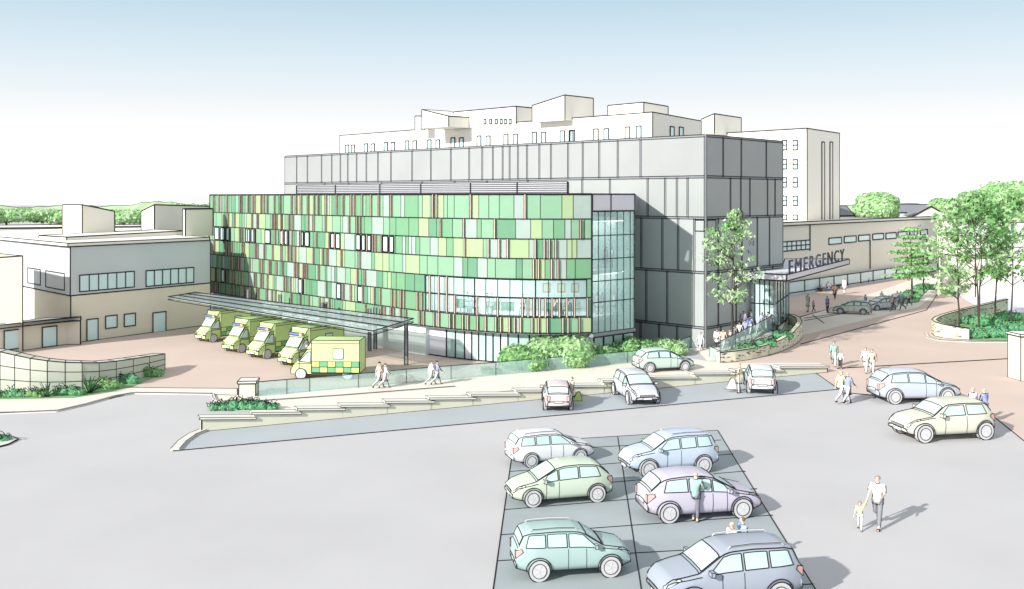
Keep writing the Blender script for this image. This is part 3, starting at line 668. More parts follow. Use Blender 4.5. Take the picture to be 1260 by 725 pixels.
# glass balustrades
def balustrade(label, pts, z0=0.0, group=None):
    P = []
    for q in pts:
        g = G(q[0], q[1], z0 if len(q) < 4 else q[3]); P.append((g, Z(q[2], g.y)))
    root = thing('glass_balustrade', label, 'balustrade', P[0][0], group)
    for (a, za), (b, zb) in zip(P, P[1:]):
        mb = MB(); d = (b - a).normalized(); n = Vector((-d.y, d.x, 0)) * .02
        lo = [a - n, b - n, b + n, a + n]; hi = [Vector((q.x, q.y, z)) for q, z in zip(lo, (za, zb, zb, za))]
        mb.hexa(lo, hi, 'balustrade_glass'); A_ = Vector((a.x, a.y, za)); B_ = Vector((b.x, b.y, zb))
        mb.line(A_, B_, .05); mb.line(a, A_, .045); mb.line(b, B_, .045); mb.line(a, b, .035); mb.build('glass_panel', root)
balustrade('long frameless glass balustrade running from the squat pier past the hedge', [(318, 488.5, 470), (353, 485.5, 467), (381, 482.5, 465), (441, 477.5, 460), (500, 472, 454.5), (555, 467.5, 450), (610, 462.5, 446), (665, 457.5, 441), (720, 452.5, 437), (772, 447.5, 432.5), (820, 443, 428.5)])
balustrade('sloping glass balustrade on top of the curved stone planter', [(886, 436, 420, .7), (905, 427.5, 411, .9), (925, 419, 401.5, 1.1), (945, 409, 391.5, 1.2), (958, 401, 384, 1.2)])
balustrade('short low glass balustrade between hedge end and stone planter', [(838, 432, 418), (856, 425.5, 412), (868, 422, 409)])
balustrade('return glass panel at the low corner of the entrance path', [(873, 441, 426), (886, 446.5, 432)])
# stone planters
root = thing('stone_planter', 'curved rubble stone planter wall wrapping the entrance terrace', 'planter', G(940, 440))
sp = [(886, 447, 434), (905, 445.5, 432), (925, 442.5, 429), (945, 438, 424.5), (962, 432.5, 418), (975, 426.5, 410), (983, 421, 402), (987, 416, 396), (985, 411, 391), (978, 407, 387.5), (968, 404, 386), (958, 402, 386)]
wall_, P = wallpath(root, sp, .45, 'stone', joints=False)
def stonemarks(root, P, back=1, seed=1, n=16):
    r = random.Random(seed); mb = MB()
    for (a, za), (b, zb) in zip(P, P[1:]):
        d = (b - a); L = d.length; d.normalize(); out = Vector((d.y, -d.x, 0)) * .015
        for k in range(int(L * 5)):
            t = r.uniform(0, L * .9); z = r.uniform(.12, .92) * (za + (zb - za) * t / L); l = r.uniform(.1, .38)
            p = a + d * t + out; mb.line((p.x, p.y, z), (p.x + d.x * l, p.y + d.y * l, z + r.uniform(-.02, .03)), .035)
    mb.build('mortar_joint', root)
stonemarks(root, P)
mb = MB(); bed = [G(905, 443), G(925, 440), G(945, 435), G(960, 430), G(974, 423), G(981, 415), G(976, 409), G(962, 407)]
bp = [b.lerp(Vector((20.6 * K, 77.6 * K, 0)), .06) for b in bed] + [ray(958, 80 * K), ray(930, 75 * K), ray(900, 71.8 * K)]
mb.prism([Vector((q.x, q.y, 0)) for q in bp], .02, .75, 'soil'); mb.build('soil_bed', root)
root = thing('stone_garden_wall', 'rubble stone garden wall folding round a green bed beside the right hand trees', 'wall', G(1147, 413))
sp = [(1193, 418.5, 404.5), (1175, 417.5, 402), (1160, 416, 399), (1150, 413.5, 396), (1146.5, 410, 393), (1150, 406, 390), (1158, 402.5, 387), (1172, 399, 383), (1190, 394.5, 378.5), (1212, 389, 373.5), (1236, 384, 368)]
w2, P = wallpath(root, sp, .4, 'stone', joints=False, back=False)
stonemarks(root, list(reversed(P[:5])), seed=4)
r = random.Random(5); mb = MB()
for (a, za), (b, zb) in zip(P[4:], P[5:]):
    d = b - a; L = d.length; d.normalize(); n = Vector((d.y, -d.x, 0)) * .43
    for k in range(int(L * 4)):
        t = r.uniform(0, L * .9); z = r.uniform(.12, .92) * za; p = a + d * t + n; l = r.uniform(.15, .45); mb.line((p.x, p.y, z), (p.x + d.x * l, p.y + d.y * l, z), .04)
mb.build('mortar_joint', root)
kerb('garden_kerb', [(1139, 411), (1142, 415.5), (1155, 419.5), (1193, 421.5), (1260, 421.5)], .3, .1)
sheet('garden_bed', [(1165, 404), (1190, 397), (1240, 386), (1420, 380), (1460, 421), (1260, 420), (1193, 419)], .05, 'soil')
sheet('island_bed', [(1050, 379), (1090, 371), (1110, 361), (1140, 350), (1160, 351), (1143, 356), (1133, 366), (1130, 372), (1105, 375)], .05, 'soil', .06)
sheet('service_road', [(1165, 352), (1420, 334), (1500, 372), (1240, 386), (1200, 376), (1175, 362)], .02, 'lavender')
sheet('shrub_bed', [(-60, 485), (80, 483), (143, 475), (203, 456), (203, 460), (160, 477), (130, 484), (90, 490), (-60, 493)], .04, 'soil')
sheet('corner_island', [(-60, 534), (0, 536), (16, 538.5), (22.5, 541.5), (10, 548), (-60, 566)], .06, 'kerb', .05)
mb = MB()
# ================================================================ VEGETATION
def leafcloud(mb, c, rad, n, size, rr, mats, shell=.45):
    for _ in range(n):
        while True:
            v = Vector((rr.uniform(-1, 1), rr.uniform(-1, 1), rr.uniform(-1, 1)))
            if .05 < v.length <= 1: break
        v = v.normalized() * (shell + (1 - shell) * v.length)
        p = Vector((c[0] + v.x * rad[0], c[1] + v.y * rad[1], c[2] + v.z * rad[2]))
        if p.z < .02: p.z = .02 + rr.random() * .1
        nrm = (v + Vector((rr.uniform(-.7, .7), rr.uniform(-.7, .7), rr.uniform(-.4, .8)))).normalized()
        u = nrm.orthogonal().normalized(); a = rr.uniform(0, 6.28); w_ = nrm.cross(u); u, w_ = u * math.cos(a) + w_ * math.sin(a), w_ * math.cos(a) - u * math.sin(a)
        s = size * rr.uniform(.6, 1.25); mb.add([p - u * s, p - w_ * s * .45, p + u * s, p + w_ * s * .45], [(0, 1, 2, 3)], rr.choice(mats))
def blob(mb, c, rad, m, rr, seg=9):
    rows = []; 
    for j in range(1, seg):
        th = math.pi * j / seg
        rows.append([Vector((c[0] + rad[0] * math.sin(th) * math.cos(6.2832 * i / 12) * rr.uniform(.85, 1.1), c[1] + rad[1] * math.sin(th) * math.sin(6.2832 * i / 12) * rr.uniform(.85, 1.1), max(.0, c[2] + rad[2] * math.cos(th) * rr.uniform(.9, 1.08)))) for i in range(12)])
    vs = [v for r_ in rows for v in r_]; fs = [(j * 12 + i, j * 12 + (i + 1) % 12, (j + 1) * 12 + (i + 1) % 12, (j + 1) * 12 + i) for j in range(len(rows) - 1) for i in range(12)]
    fs += [tuple(range(12))[::-1], tuple(range((len(rows) - 1) * 12, len(rows) * 12))]; mb.add(vs, fs, m)
def shrub(label, px, py, wpx, hpx, mats, seed, dep=.6, leaf=.16, n=None, name='shrub', cat='shrub', group=None, z0=0):
    g = G(px, py, z0); rr = random.Random(seed); W = wpx * g.y / F; Hh = hpx * g.y / F; dp = max(.35, W * dep * .5); g.y += dp
    root = thing(name, label, cat, g, group); mb = MB(); k = max(1, round(W / max(Hh, .4) * 1.1)); n = n or int(150 * max(1, W * Hh))
    n = min(n, 2600)
    for i in range(k):
        fx = (i + .5) / k * 2 - 1; h_ = Hh * (1 - .35 * fx * fx) * rr.uniform(.82, 1.02); c = (g.x + fx * (W / 2 - W / k * .35), g.y + rr.uniform(-.1, .1) * dp, z0 + h_ * .42)
        rd = (W / k * .72, dp, h_ * .58); blob(mb, c, (rd[0] * .86, rd[1] * .86, rd[2] * .86), mats[0], rr); leafcloud(mb, c, rd, n // k, leaf, rr, mats, .8)
        for _ in range(int(6 + W * 2)):       # a few dark twig tips
            a = rr.uniform(3.3, 6.1); e = rr.uniform(.2, 1.3); p = Vector((c[0] + rd[0] * math.cos(a) * math.cos(e), c[1] + rd[1] * math.sin(a) * math.cos(e), c[2] + rd[2] * math.sin(e)))
            t = Vector((rr.uniform(-.3, .3), -.05, rr.uniform(-.05, .3))); mid = p + t * .5 + Vector((0, 0, .08)); mb.line(p, mid, .03); mb.line(mid, p + t, .03)
    mb.build('foliage', root)
    mb = MB()
    for i in range(4): mb.limb((g.x + rr.uniform(-.2, .2), g.y, z0), (g.x + rr.uniform(-.6, .6) * W / 3, g.y, z0 + Hh * .5), .04, .02, 'bark')
    mb.build('stem', root)
LT = ['leaf_light', 'leaf_light', 'leaf_mid', 'leaf_pale']; MD = ['leaf_mid', 'leaf_light', 'leaf_dark', 'leaf_mid']; BL = ['leaf_blue', 'leaf_mid', 'leaf_deep', 'leaf_blue']
hg = 'shrubs along the glass balustrade'
shrub('tiny low shrub at the left end of the hedge by the lobby glass', 605, 461, 28, 8, MD, 1, leaf=.14)
shrub('rounded light green shrub left of the tallest one in the hedge', 646, 459, 66, 32, MD, 2, 1, .19)
shrub('tallest rounded light green shrub under the corner of the green wing', 690, 456, 92, 48, LT, 3, 1, .2)
shrub('mid green shrub just right of the tallest hedge shrub', 742, 449, 52, 27, MD, 4, 1, .19)
shrub('broad light green shrub below the stair tower', 778, 446, 70, 30, MD, 5, 1, .19)
shrub('low light green shrub at the right end of the hedge behind the mint car', 822, 440, 58, 20, LT, 6, 1, .18)
shrub('low shrub growing behind the left end of the retaining wall', 297, 506.5, 92, 14, BL, 7, .25, .12)
for i, (x, y, ww, hh) in enumerate([(-20, 491, 40, 12), (14, 490.5, 34, 12), (42, 490, 30, 11), (82, 488, 42, 13), (130, 480, 34, 16), (155, 474, 30, 15), (182, 465, 34, 15)]):
    shrub(['clipped green ground shrub at the far left of the curved bed', 'first low shrub before the left agave', 'low shrub right beside the left agave', 'low wavy shrub midway between the two agaves', 'fuller shrub just right of the right agave', 'blue green shrub near the right end of the curved wall', 'last shrub tapering under the end of the curved wall'][i], x, y, ww, hh, BL if i % 2 else MD, 20 + i, .35, .12, name='bed_shrub', group='shrubs in the curved bed')
def agave(label, px, py, hpx, seed):
    g = G(px, py); rr = random.Random(seed); s = hpx * g.y / F; root = thing('agave', label, 'plant', g, 'agaves in the curved bed'); mb = MB()
    for i in range(22):
        a = rr.uniform(0, 6.28); e = rr.uniform(.5, 1.35); L = s * rr.uniform(.7, 1.1); d = Vector((math.cos(a) * math.cos(e), math.sin(a) * math.cos(e), math.sin(e))); sd_ = Vector((-math.sin(a), math.cos(a), 0)) * s * .055
        p0 = g.copy(); p1_ = g + d * L * .55; p2_ = g + d * L + Vector((0, 0, -.12 * L)); up = Vector((0, 0, .03))
        mb.hexa([p0 - sd_ * .5, p0 + sd_ * .5, p0 + up], [p1_ - sd_, p1_ + sd_, p1_ + up], 'leaf_blue' if i % 2 else 'leaf_mid'); mb.hexa([p1_ - sd_, p1_ + sd_, p1_ + up], [p2_ - sd_ * .05, p2_ + sd_ * .05, p2_ + up * .1], 'leaf_mid' if i % 3 else 'leaf_deep')
        mb.line(p1_ - sd_, p2_, .03); mb.line(p0 - sd_ * .5, p1_ - sd_, .03)
    mb.build('leaves', root)
agave('spiky agave toward the left of the curved shrub bed', 57, 489, 21, 31); agave('larger spiky agave toward the right of the curved shrub bed', 110, 484, 26, 32)
shrub('small trimmed shrub on the corner island at the left edge', -12, 545, 44, 9, BL, 40, .5, .1)
for i, (x, y, ww, hh) in enumerate([(922, 431, 26, 9), (945, 427, 28, 11), (965, 419, 26, 13)]):
    shrub(['low leafy plant at the narrow end of the stone planter', 'leafy plant in the middle of the stone planter', 'tallest leafy plant at the round end of the stone planter'][i], x, y, ww, hh, BL, 50 + i, .5, .17, z0=.7, name='planter_shrub', group='plants in the stone planter')
for i, (x, y, ww, hh) in enumerate([(1205, 418, 32, 15), (1232, 417, 34, 17), (1222, 404, 40, 18), (1256, 412, 30, 18), (1200, 400, 24, 12), (1246, 396, 34, 14), (1285, 412, 50, 20)]):
    shrub(['front left bushy shrub at the open side of the stone garden wall', 'front middle shrub of the walled green bed', 'taller shrub at the heart of the walled bed', 'shrub behind the cream gate pier', 'small shrub tucked inside the fold of the stone garden wall', 'back shrub near the far end of the stone garden wall', 'wide shrub cut by the right picture edge'][i], x, y, ww, hh, BL, 60 + i, .7, .2, name='garden_shrub', group='shrubs inside the stone garden wall')
for i, (x, y, ww, hh) in enumerate([(1098, 373, 34, 9), (1122, 369, 30, 12), (1140, 357, 26, 8)]):
    shrub(['low shrub at the near tip of the drop off island', 'densest shrub in the middle of the drop off island', 'low shrub at the far end of the drop off island'][i], x, y, ww, hh, BL, 70 + i, .6, .22, name='island_shrub', group='shrubs on the drop off island')

def tree(label, px, py, top, wpx, style, seed, mats, name='tree', group=None, n=1500, leaf=.2, stems=1, dgap=.3, wd=.1, z0=0, clear=.33):
    g = G(px, py, z0); rr = random.Random(seed); Ht = Z(top, g.y) - z0; W = wpx * 1.2 * g.y / F; root = thing(name, label, 'tree', g, group); mb = MB(); leafm = MB()
    tips = []
    for s_ in range(stems):
        b = g + Vector((rr.uniform(-.3, .3) * (stems > 1), rr.uniform(-.3, .3) * (stems > 1), 0)); cur = b; N = 9
        lean = Vector((rr.uniform(-.04, .04), rr.uniform(-.04, .04), 0)) * Ht
        for i in range(N):
            f0, f1_ = i / N, (i + 1) / N; nx = b + lean * f1_ + Vector((rr.uniform(-.06, .06), rr.uniform(-.06, .06), Ht * .96 * f1_)); r0, r1 = wd * (1 - f0 * .85), wd * (1 - f1_ * .85)
            mb.limb(cur, nx, r0, r1, 'bark', 7)
            if f1_ > clear:
                for k in range(3 if style != 'layer' else 4):
                    a = rr.uniform(0, 6.28); prof = math.sin(min(1, (f1_ - clear + .12) / (1.08 - clear)) * math.pi) ** .7 if style == 'round' else (1.08 - f1_)
                    L = W / 2 * prof * rr.uniform(.55, 1.0); rise = (.75 if style == 'round' else -.02) * L
                    e = nx + Vector((math.cos(a) * L, math.sin(a) * L, rise * .8)); e.z = min(e.z, z0 + Ht); m_ = nx.lerp(e, .5) + Vector((rr.uniform(-.1, .1), rr.uniform(-.1, .1), .08 * L))
                    mb.limb(nx, m_, max(.035, r1 * .6), .03, 'bark', 5); mb.limb(m_, e, .03, .02, 'bark', 5)
                    tips += [e, m_.lerp(e, .5), m_]
                    for q in range(2):
                        e2 = m_ + Vector((rr.uniform(-1, 1), rr.uniform(-1, 1), rr.uniform(0, 1) if style == 'round' else .05)) * L * .45; mb.limb(m_, e2, r1 * .25, .012, 'bark', 4); tips.append(e2)
            cur = nx
    if not tips: tips = [cur]
    per = max(3, n // len(tips))
    for t in tips:
        s = rr.uniform(.45, 1.1) * (W * .085 + .18); lo = rr.choice([0, 1, 2]); sub = [mats[lo % len(mats)]] * 2 + [mats[(lo + 1) % len(mats)]]
        rad = (s, s, s * .75) if style == 'round' else (s * 1.5, s * 1.5, s * .25)
        leafcloud(leafm, t, rad, int(per * rr.uniform(.5, 1.4)), leaf, rr, sub, .1)
        if rr.random() < .3:
            for q in range(1):
                p = t + Vector((rr.uniform(-s, s), rr.uniform(-s, s), rr.uniform(-s, s) * .6)); zig = [p]
                for q2 in range(5): zig.append(zig[-1] + Vector((rr.uniform(-.05, .2), rr.uniform(-.1, .1), (.42 if q2 % 2 else -.42) * rr.uniform(.5, 1.1))))
                leafm.poly(zig, .02 if g.y < 90 else .028)
    mb.build('trunk', root); leafm.build('crown', root)
tree('slender light green tree with visible branches in front of the grey corner', 900, 432, 258, 78, 'round', 81, ['leaf_light', 'leaf_mid', 'leaf_pale'], 'young_tree', n=1700, leaf=.2, stems=2, wd=.07, z0=.3, clear=.3)
tree('flat layered cedar like tree on the drop off island', 1122, 369, 279, 76, 'layer', 82, ['leaf_mid', 'leaf_dark', 'leaf_light'], 'cedar_tree', n=3800, leaf=.24, wd=.13, clear=.25)
tree('smaller layered tree right beside the cedar', 1137, 361, 290, 50, 'layer', 83, ['leaf_mid', 'leaf_light', 'leaf_dark'], 'cedar_tree', n=2200, leaf=.26, wd=.12, clear=.3)
tg = 'broad leaved trees in the walled garden'
tree('front left tree with forked trunk inside the stone garden wall', 1180, 402, 243, 86, 'round', 84, ['leaf_light', 'leaf_mid', 'leaf_pale'], 'garden_tree', tg, 1400, .3, 1, wd=.095, clear=.22)
tree('tall middle tree with twin trunks in the walled garden', 1208, 408, 236, 92, 'round', 85, ['leaf_light', 'leaf_dark', 'leaf_mid'], 'garden_tree', tg, 1400, .3, 2, wd=.095, clear=.24)
tree('slim tree third from the left in the walled garden', 1224, 400, 240, 84, 'round', 86, ['leaf_mid', 'leaf_light', 'leaf_pale'], 'garden_tree', tg, 1250, .3, 1, wd=.095, clear=.24)
tree('right hand garden tree partly cut by the picture edge', 1244, 406, 234, 92, 'round', 87, ['leaf_light', 'leaf_mid', 'leaf_dark'], 'garden_tree', tg, 1400, .3, 1, wd=.095, clear=.24)
def fartree(label, px, d, top, ybase, wpx, seed, mats=('leaf_pale', 'leaf_light', 'leaf_mid')):
    g = ray(px, d); rr = random.Random(seed); zt_ = Z(top, d); zb = max(1.0, Z(ybase, d)); W = wpx * d / F; root = thing('distant_tree', label, 'tree', g, 'distant rounded trees'); mb = MB()
    for k in range(9):
        a = rr.uniform(0, 6.28); q = rr.uniform(.1, .55); c = (g.x + math.cos(a) * q * W / 2, g.y + math.sin(a) * q * W / 2, zb + (zt_ - zb) * rr.uniform(.35, .68)); s = W * rr.uniform(.2, .3); hz_ = (zt_ - c[2]) * rr.uniform(.8, 1.0)
        blob(mb, c, (s * .9, s * .9, hz_ * .88), 'leaf_light', rr); leafcloud(mb, c, (s, s, hz_), 420, .5 * d / 190, rr, list(mats), .85)
    mb.build('crown', root); mb = MB(); mb.limb(g, (g.x, g.y, zb + 2), .5, .3, 'bark', 8); mb.build('trunk', root)
fartree('lone round tree between the white tower and the gabled house', 1082, 200, 236, 272, 80, 91); fartree('large rounded tree on the skyline at the right edge', 1246, 200, 221, 280, 110, 92)
fartree('mid sized skyline tree left of the large rounded one', 1196, 195, 233, 280, 60, 93); fartree('lower skyline tree behind the gabled house', 1163, 200, 243, 275, 44, 94)
for i, (x, top) in enumerate([(8, 254), (62, 256), (152, 256), (240, 249), (200, 252)]):
    fartree(['pale tree on the left edge of the far ridge', 'second pale tree along the far left ridge', 'tree seen between the two clinic roof rooms', 'skyline tree touching the corner of the green wing', 'skyline tree above the right clinic roof room'][i], x, 420, top + 2, 272, 88, 100 + i)

# ================================================================ CARS
def interp(P, x):
    if x <= P[0][0]: return P[0][1]
    for (a, b), (c, d) in zip(P, P[1:]):
        if x <= c: return b + (d - b) * (x - a) / (c - a)
    return P[-1][1]
SH = {  # outline of the roof line, rear to front (x forward), and of the belt; sizes in metres for wheelbase 2.6
 'hatch': dict(top=[(-1.98, .62), (-1.97, .95), (-1.86, 1.06), (-1.5, 1.40), (-1.25, 1.485), (-.6, 1.53), (0, 1.51), (.3, 1.44), (1.12, .99), (1.35, .93), (1.8, .82), (2.02, .66), (2.06, .5)], belt=[(-2, .98), (-1, .96), (1.1, .88), (2, .7)], ws=(.34, 1.08), rw=(-1.84, -1.5), win=[(-1.45, -.62), (-.55, .22), (.28, .78)], hw=.84, rail=False, bot=.26),
 'estate': dict(top=[(-2.15, .6), (-2.14, 1.0), (-2.05, 1.12), (-1.85, 1.50), (-1.6, 1.57), (-.6, 1.60), (.1, 1.57), (.35, 1.50), (1.15, 1.06), (1.4, 1.0), (1.9, .88), (2.1, .7), (2.13, .5)], belt=[(-2.2, 1.04), (-1, 1.02), (1.1, .95), (2.1, .75)], ws=(.40, 1.11), rw=(-2.03, -1.86), win=[(-1.8, -1.08), (-1.0, -.3), (-.22, .42), ], hw=.86, rail=True, bot=.28),
 'suv': dict(top=[(-2.1, .65), (-2.09, 1.1), (-2.0, 1.22), (-1.82, 1.62), (-1.55, 1.70), (-.6, 1.73), (.1, 1.70), (.35, 1.63), (1.05, 1.17), (1.3, 1.13), (1.85, 1.02), (2.05, .85), (2.1, .6)], belt=[(-2.2, 1.14), (-1, 1.12), (1.1, 1.06), (2.1, .9)], ws=(.40, 1.01), rw=(-1.98, -1.84), win=[(-1.76, -1.06), (-.98, -.28), (-.2, .44)], hw=.88, rail=True, bot=.36),
 'mini': dict(top=[(-1.80, .62), (-1.80, .95), (-1.72, 1.05), (-1.5, 1.38), (-1.3, 1.45), (-.4, 1.47), (.2, 1.44), (.36, 1.38), (.86, 1.0), (1.05, .97), (1.6, .88), (1.88, .7), (1.93, .5)], belt=[(-2, .98), (1, .92), (2, .75)], ws=(.40, .83), rw=(-1.70, -1.5), win=[(-1.38, -.55), (-.45, .30)], hw=.84, rail=False, bot=.27)}
def make_car(name, label, kind, rgb, group=None, hatch_open=False, w=.032):
    S = SH[kind]; root = thing(name, label, 'car', (0, 0, 0), group, local=True); paint = cm(rgb); top, belt = S['top'], S['belt']; zr = max(z for x, z in top); x0, x1 = top[0][0], top[-1][0]
    def hw(x):
        u = max(0, (abs(x - (x0 + x1) / 2) / ((x1 - x0) / 2))); return S['hw'] * (1 - .22 * max(0, u - .62) ** 1.6 / .38 ** 1.6)
    def bot(x): u = max(0, (abs(x - (x0 + x1) / 2) / ((x1 - x0) / 2)) - .8) / .2; return S['bot'] + .1 * u
    def sect(x):
        zt, zb = interp(top, x), min(interp(belt, x), interp(top, x) - .05); g = max(0, min(1, (zt - interp(belt, x)) / (zr - interp(belt, x)))); W = hw(x); b = bot(x)
        return [(0, b), (W * .93, b), (W, b + (zb - b) * .5), (W * .955, zb), (W * (.86 - .12 * g), zt - .035 - .03 * g), (W * (.66 - .08 * g), zt - .004), (0, zt + .015)]
    def Sf(x, v):
        s = 1 if v >= 0 else -1; v = abs(v); sec = sect(x); i = min(5, int(v)); k = v - i; a, b = sec[i], sec[i + 1]; return Vector((x, s * (a[0] + (b[0] - a[0]) * k), a[1] + (b[1] - a[1]) * k))
    def So(x, v, o=.012):
        p = Sf(x, v); e = .01; du = Sf(min(x + e, x1), v) - Sf(max(x - e, x0), v); dv = Sf(x, v + .02) - Sf(x, v - .02) if abs(v) < 5.97 and abs(abs(v) - round(abs(v))) > .03 else Sf(x, v + .2) - Sf(x, v - .2)
        n = du.cross(dv)
        if n.length < 1e-9: n = Vector((0, 0, 1))
        n.normalize(); c = Vector((x, 0, .7))
        if n.dot(p - c) < 0: n = -n
        return p + n * o
    mb = MB(); xs = sorted(set([round(x, 3) for x, z in top] + [round(x0 + (x1 - x0) * i / 26, 3) for i in range(27)])); vv = [0, 1, 1.5, 2, 2.5, 3, 3.5, 4, 5, 6]; ring = vv + [-v for v in vv[::-1][1:-1]]; n = len(ring)
    vs = [Sf(x, v) for x in xs for v in ring]; fs = [(i * n + j, i * n + (j + 1) % n, (i + 1) * n + (j + 1) % n, (i + 1) * n + j) for i in range(len(xs) - 1) for j in range(n)]; fs += [tuple(range(n)), tuple(range((len(xs) - 1) * n, len(xs) * n))[::-1]]
    mb.add(vs, fs, paint)
    lw = w
    def curve(pts, ww=None): mb.poly(pts, ww or lw)
    rng = lambda a, b, k: [a + (b - a) * i / k for i in range(k + 1)]
    wsT, wsB = S['ws']; rwB, rwT = S['rw']
    for s in (1, -1):
        curve([So(x, s * 4, .004) for x in rng(x0, x1, 30)]); curve([So(x, s * 1, .004) for x in rng(x0, x1, 12)])
        curve([So(x, s * 3, .006) for x in rng(wsB, x1, 8)], lw * .7)
        for xd in ([S['win'][-1][1] - .02 if kind != 'mini' else .42] + [(S['win'][-2][1] + S['win'][-1][0]) / 2]):
            curve([So(xd, s * v, .004) for v in (1.05, 1.5, 2, 2.5, 3)], lw * .45)
    for x in (x0, x1): curve([So(x, v, 0) for v in [1, 2, 3, 4, 5, 6]] + [So(x, -v, 0) for v in [5, 4, 3, 2, 1]]); curve([So(x, 1, 0), So(x, -1, 0)])
    for x in (wsB + .05, rwB - .05): curve([So(x, v, .004) for v in (4, 5, 5.9)] + [So(x, -v, .004) for v in (5.9, 5, 4)], lw * .8)
    wx = [1.3, -1.3]; wr = .345 if kind != 'suv' else .39
    for s in (1, -1):       # dark wheel-arch outline
        for x in wx:
            A = []
            for i in range(15):
                a = math.pi * i / 14 * 1.1 - .157; px_ = x + (wr + .07) * math.cos(a); pz = wr + (wr + .07) * math.sin(a)
                A.append(Vector((px_, s * (hw(px_) + .012), max(pz, bot(px_) - .02))))
            mb.poly(A, lw * .8)
    mb.build('body', root, True)
    # side windows
    for s in (1, -1):
        for i, (a, b) in enumerate(S['win']):
            g = MB(); last = i == len(S['win']) - 1; first = i == 0
            a2, b2 = (a + .12 if first else a), (b if not last else b - .1)
            bb = min(wsB - .2, b + (.42 if last else 0)); N = 6; lo = [So(a + (bb - a) * k / N, s * 3.1, .012) for k in range(N + 1)]; hi = [So(a2 + (b2 - a2) * k / N, s * 3.88, .012) for k in range(N + 1)]
            g.add(lo + hi, [(k, k + 1, N + 2 + k, N + 1 + k) for k in range(N)], 'car_glass'); g.poly(lo, lw * .8); g.poly(hi, lw * .8); g.line(lo[0], hi[0], lw * .8); g.line(lo[-1], hi[-1], lw * .8); g.build('window', root)
    def screen(nm, xa, xb, par=root):
        g = MB(); V = [4.15, 4.6, 5, 5.5, 5.99, -5.5, -5, -4.6, -4.15]; N = 4; rows = [[So(xa + (xb - xa) * k / N, v, .014) for v in V] for k in range(N + 1)]; m_ = len(V)
        g.add([p for r_ in rows for p in r_], [(i * m_ + j, i * m_ + j + 1, (i + 1) * m_ + j + 1, (i + 1) * m_ + j) for i in range(N) for j in range(m_ - 1)], 'car_glass')
        g.poly(rows[0], lw); g.poly(rows[-1], lw); g.poly([r_[0] for r_ in rows], lw); g.poly([r_[-1] for r_ in rows], lw); return g.build(nm, par)
    screen('windscreen', wsT + .03, wsB - .02); screen('rear_window', rwB + .01, rwT - .01)
    for s in (1, -1):
        for x in wx:
            g = MB(); y = s * (hw(x) - .08); g.wheel((x, y, wr), 0, wr, .22, 'tyre', 24, lw); wo = g.build('wheel', root)
            g = MB(); g.wheel((x, s * (hw(x) + .035), wr), 0, wr * .66, .02, 'rim', 20, lw * .6)
            for k in range(5): a = k * 1.2566; g.line((x, s * (hw(x) + .047), wr), (x + wr * .6 * math.cos(a), s * (hw(x) + .047), wr + wr * .6 * math.sin(a)), .02, 'tyre')
            g.build('rim', wo)
        g = MB(); xa, xb = x1 - .5, x1 - .05; q = [So(xa, s * 3.05, .02), So(xa + .04, s * 3.7, .02), So(xb, s * 4.0, .022), So(xb + .02, s * 3.0, .022)]; g.add(q, [(0, 1, 2, 3)], 'lamp_white'); g.poly(q, lw * .7, True)
        g.build('headlight', root)
        g = MB(); z1_r = interp(top, x0 + .012); W0 = hw(x0); zt_, zb_ = z1_r - .02, z1_r - .30
        q = [So(x0 + .24, s * 2.72, .018), So(x0 + .2, s * 3.0, .018), Vector((x0 - .012, s * W0 * .97, zt_)), Vector((x0 - .012, s * W0 * .98, zb_))]; g.add(q, [(0, 1, 2, 3)], 'lamp_red'); g.poly(q, lw * .6, True)
        q = [Vector((x0 - .015, s * W0 * .98, zb_)), Vector((x0 - .015, s * W0 * .97, zt_)), Vector((x0 - .015, s * W0 * .74, zt_)), Vector((x0 - .015, s * W0 * .76, zb_))]; g.add(q, [(0, 1, 2, 3)], 'lamp_red'); g.poly(q, lw * .6, True); g.build('tail_light', root)
        g = MB(); p = So(wsB - .25, s * 3.1, .01); lo_, hi_ = g.box((p.x, p.y + s * .1, p.z + .07), (.11, .2, .13), paint); g.edges(lo_, hi_, lw * .55); g.build('door_mirror', root)
        if S['rail']:
            g = MB(); xx = rng(-1.5, .05, 8); Pp = [Sf(x, s * 4.75) + Vector((0, 0, .07)) for x in xx]; g.poly(Pp, .045, m='tyre'); g.poly([q + Vector((0, s * .02, .012)) for q in Pp], lw * .5); g.line(Pp[0], Pp[0] - Vector((.08, 0, .07)), .04, 'tyre'); g.line(Pp[-1], Pp[-1] + Vector((.08, 0, -.07)), .04, 'tyre'); g.build('roof_rail', root)
    for X, sg in ((x0, -1), (x1, 1)):
        g = MB(); lo_, hi_ = g.box((X + sg * .01, 0, .60 if sg < 0 else .42), (.02, .5, .12), 'lamp_white'); g.edges(lo_, hi_, lw * .5); g.build('number_plate', root)
    g = MB(); lo_, hi_ = g.box((x1 + .006, 0, .56), (.02, .8, .09), 'steel'); g.edges(lo_, hi_, lw * .5); g.build('grille', root)
    for X, sg in ((x0, -1), (x1, 1)):
        g = MB(); W = hw(X) * .93; zb = bot(X); lo_, hi_ = g.box((X - sg * .11, 0, zb + .06), (.2, W * 1.94, .16), 'tyre' if kind == 'suv' else paint); g.edges(lo_, hi_, lw * .6); g.build('bumper', root)
    if hatch_open:
        g = MB(); q = [(x0 + .3, -.6, zr - .03), (x0 + .3, .6, zr - .03), (x0 - .45, .6, zr + .35), (x0 - .45, -.6, zr + .35)]; g.hexa(q, [(a, b, c + .05) for a, b, c in q], paint); g.poly(q, lw, True); g.build('open_tailgate', root)
    return root, S, hw(1.3)
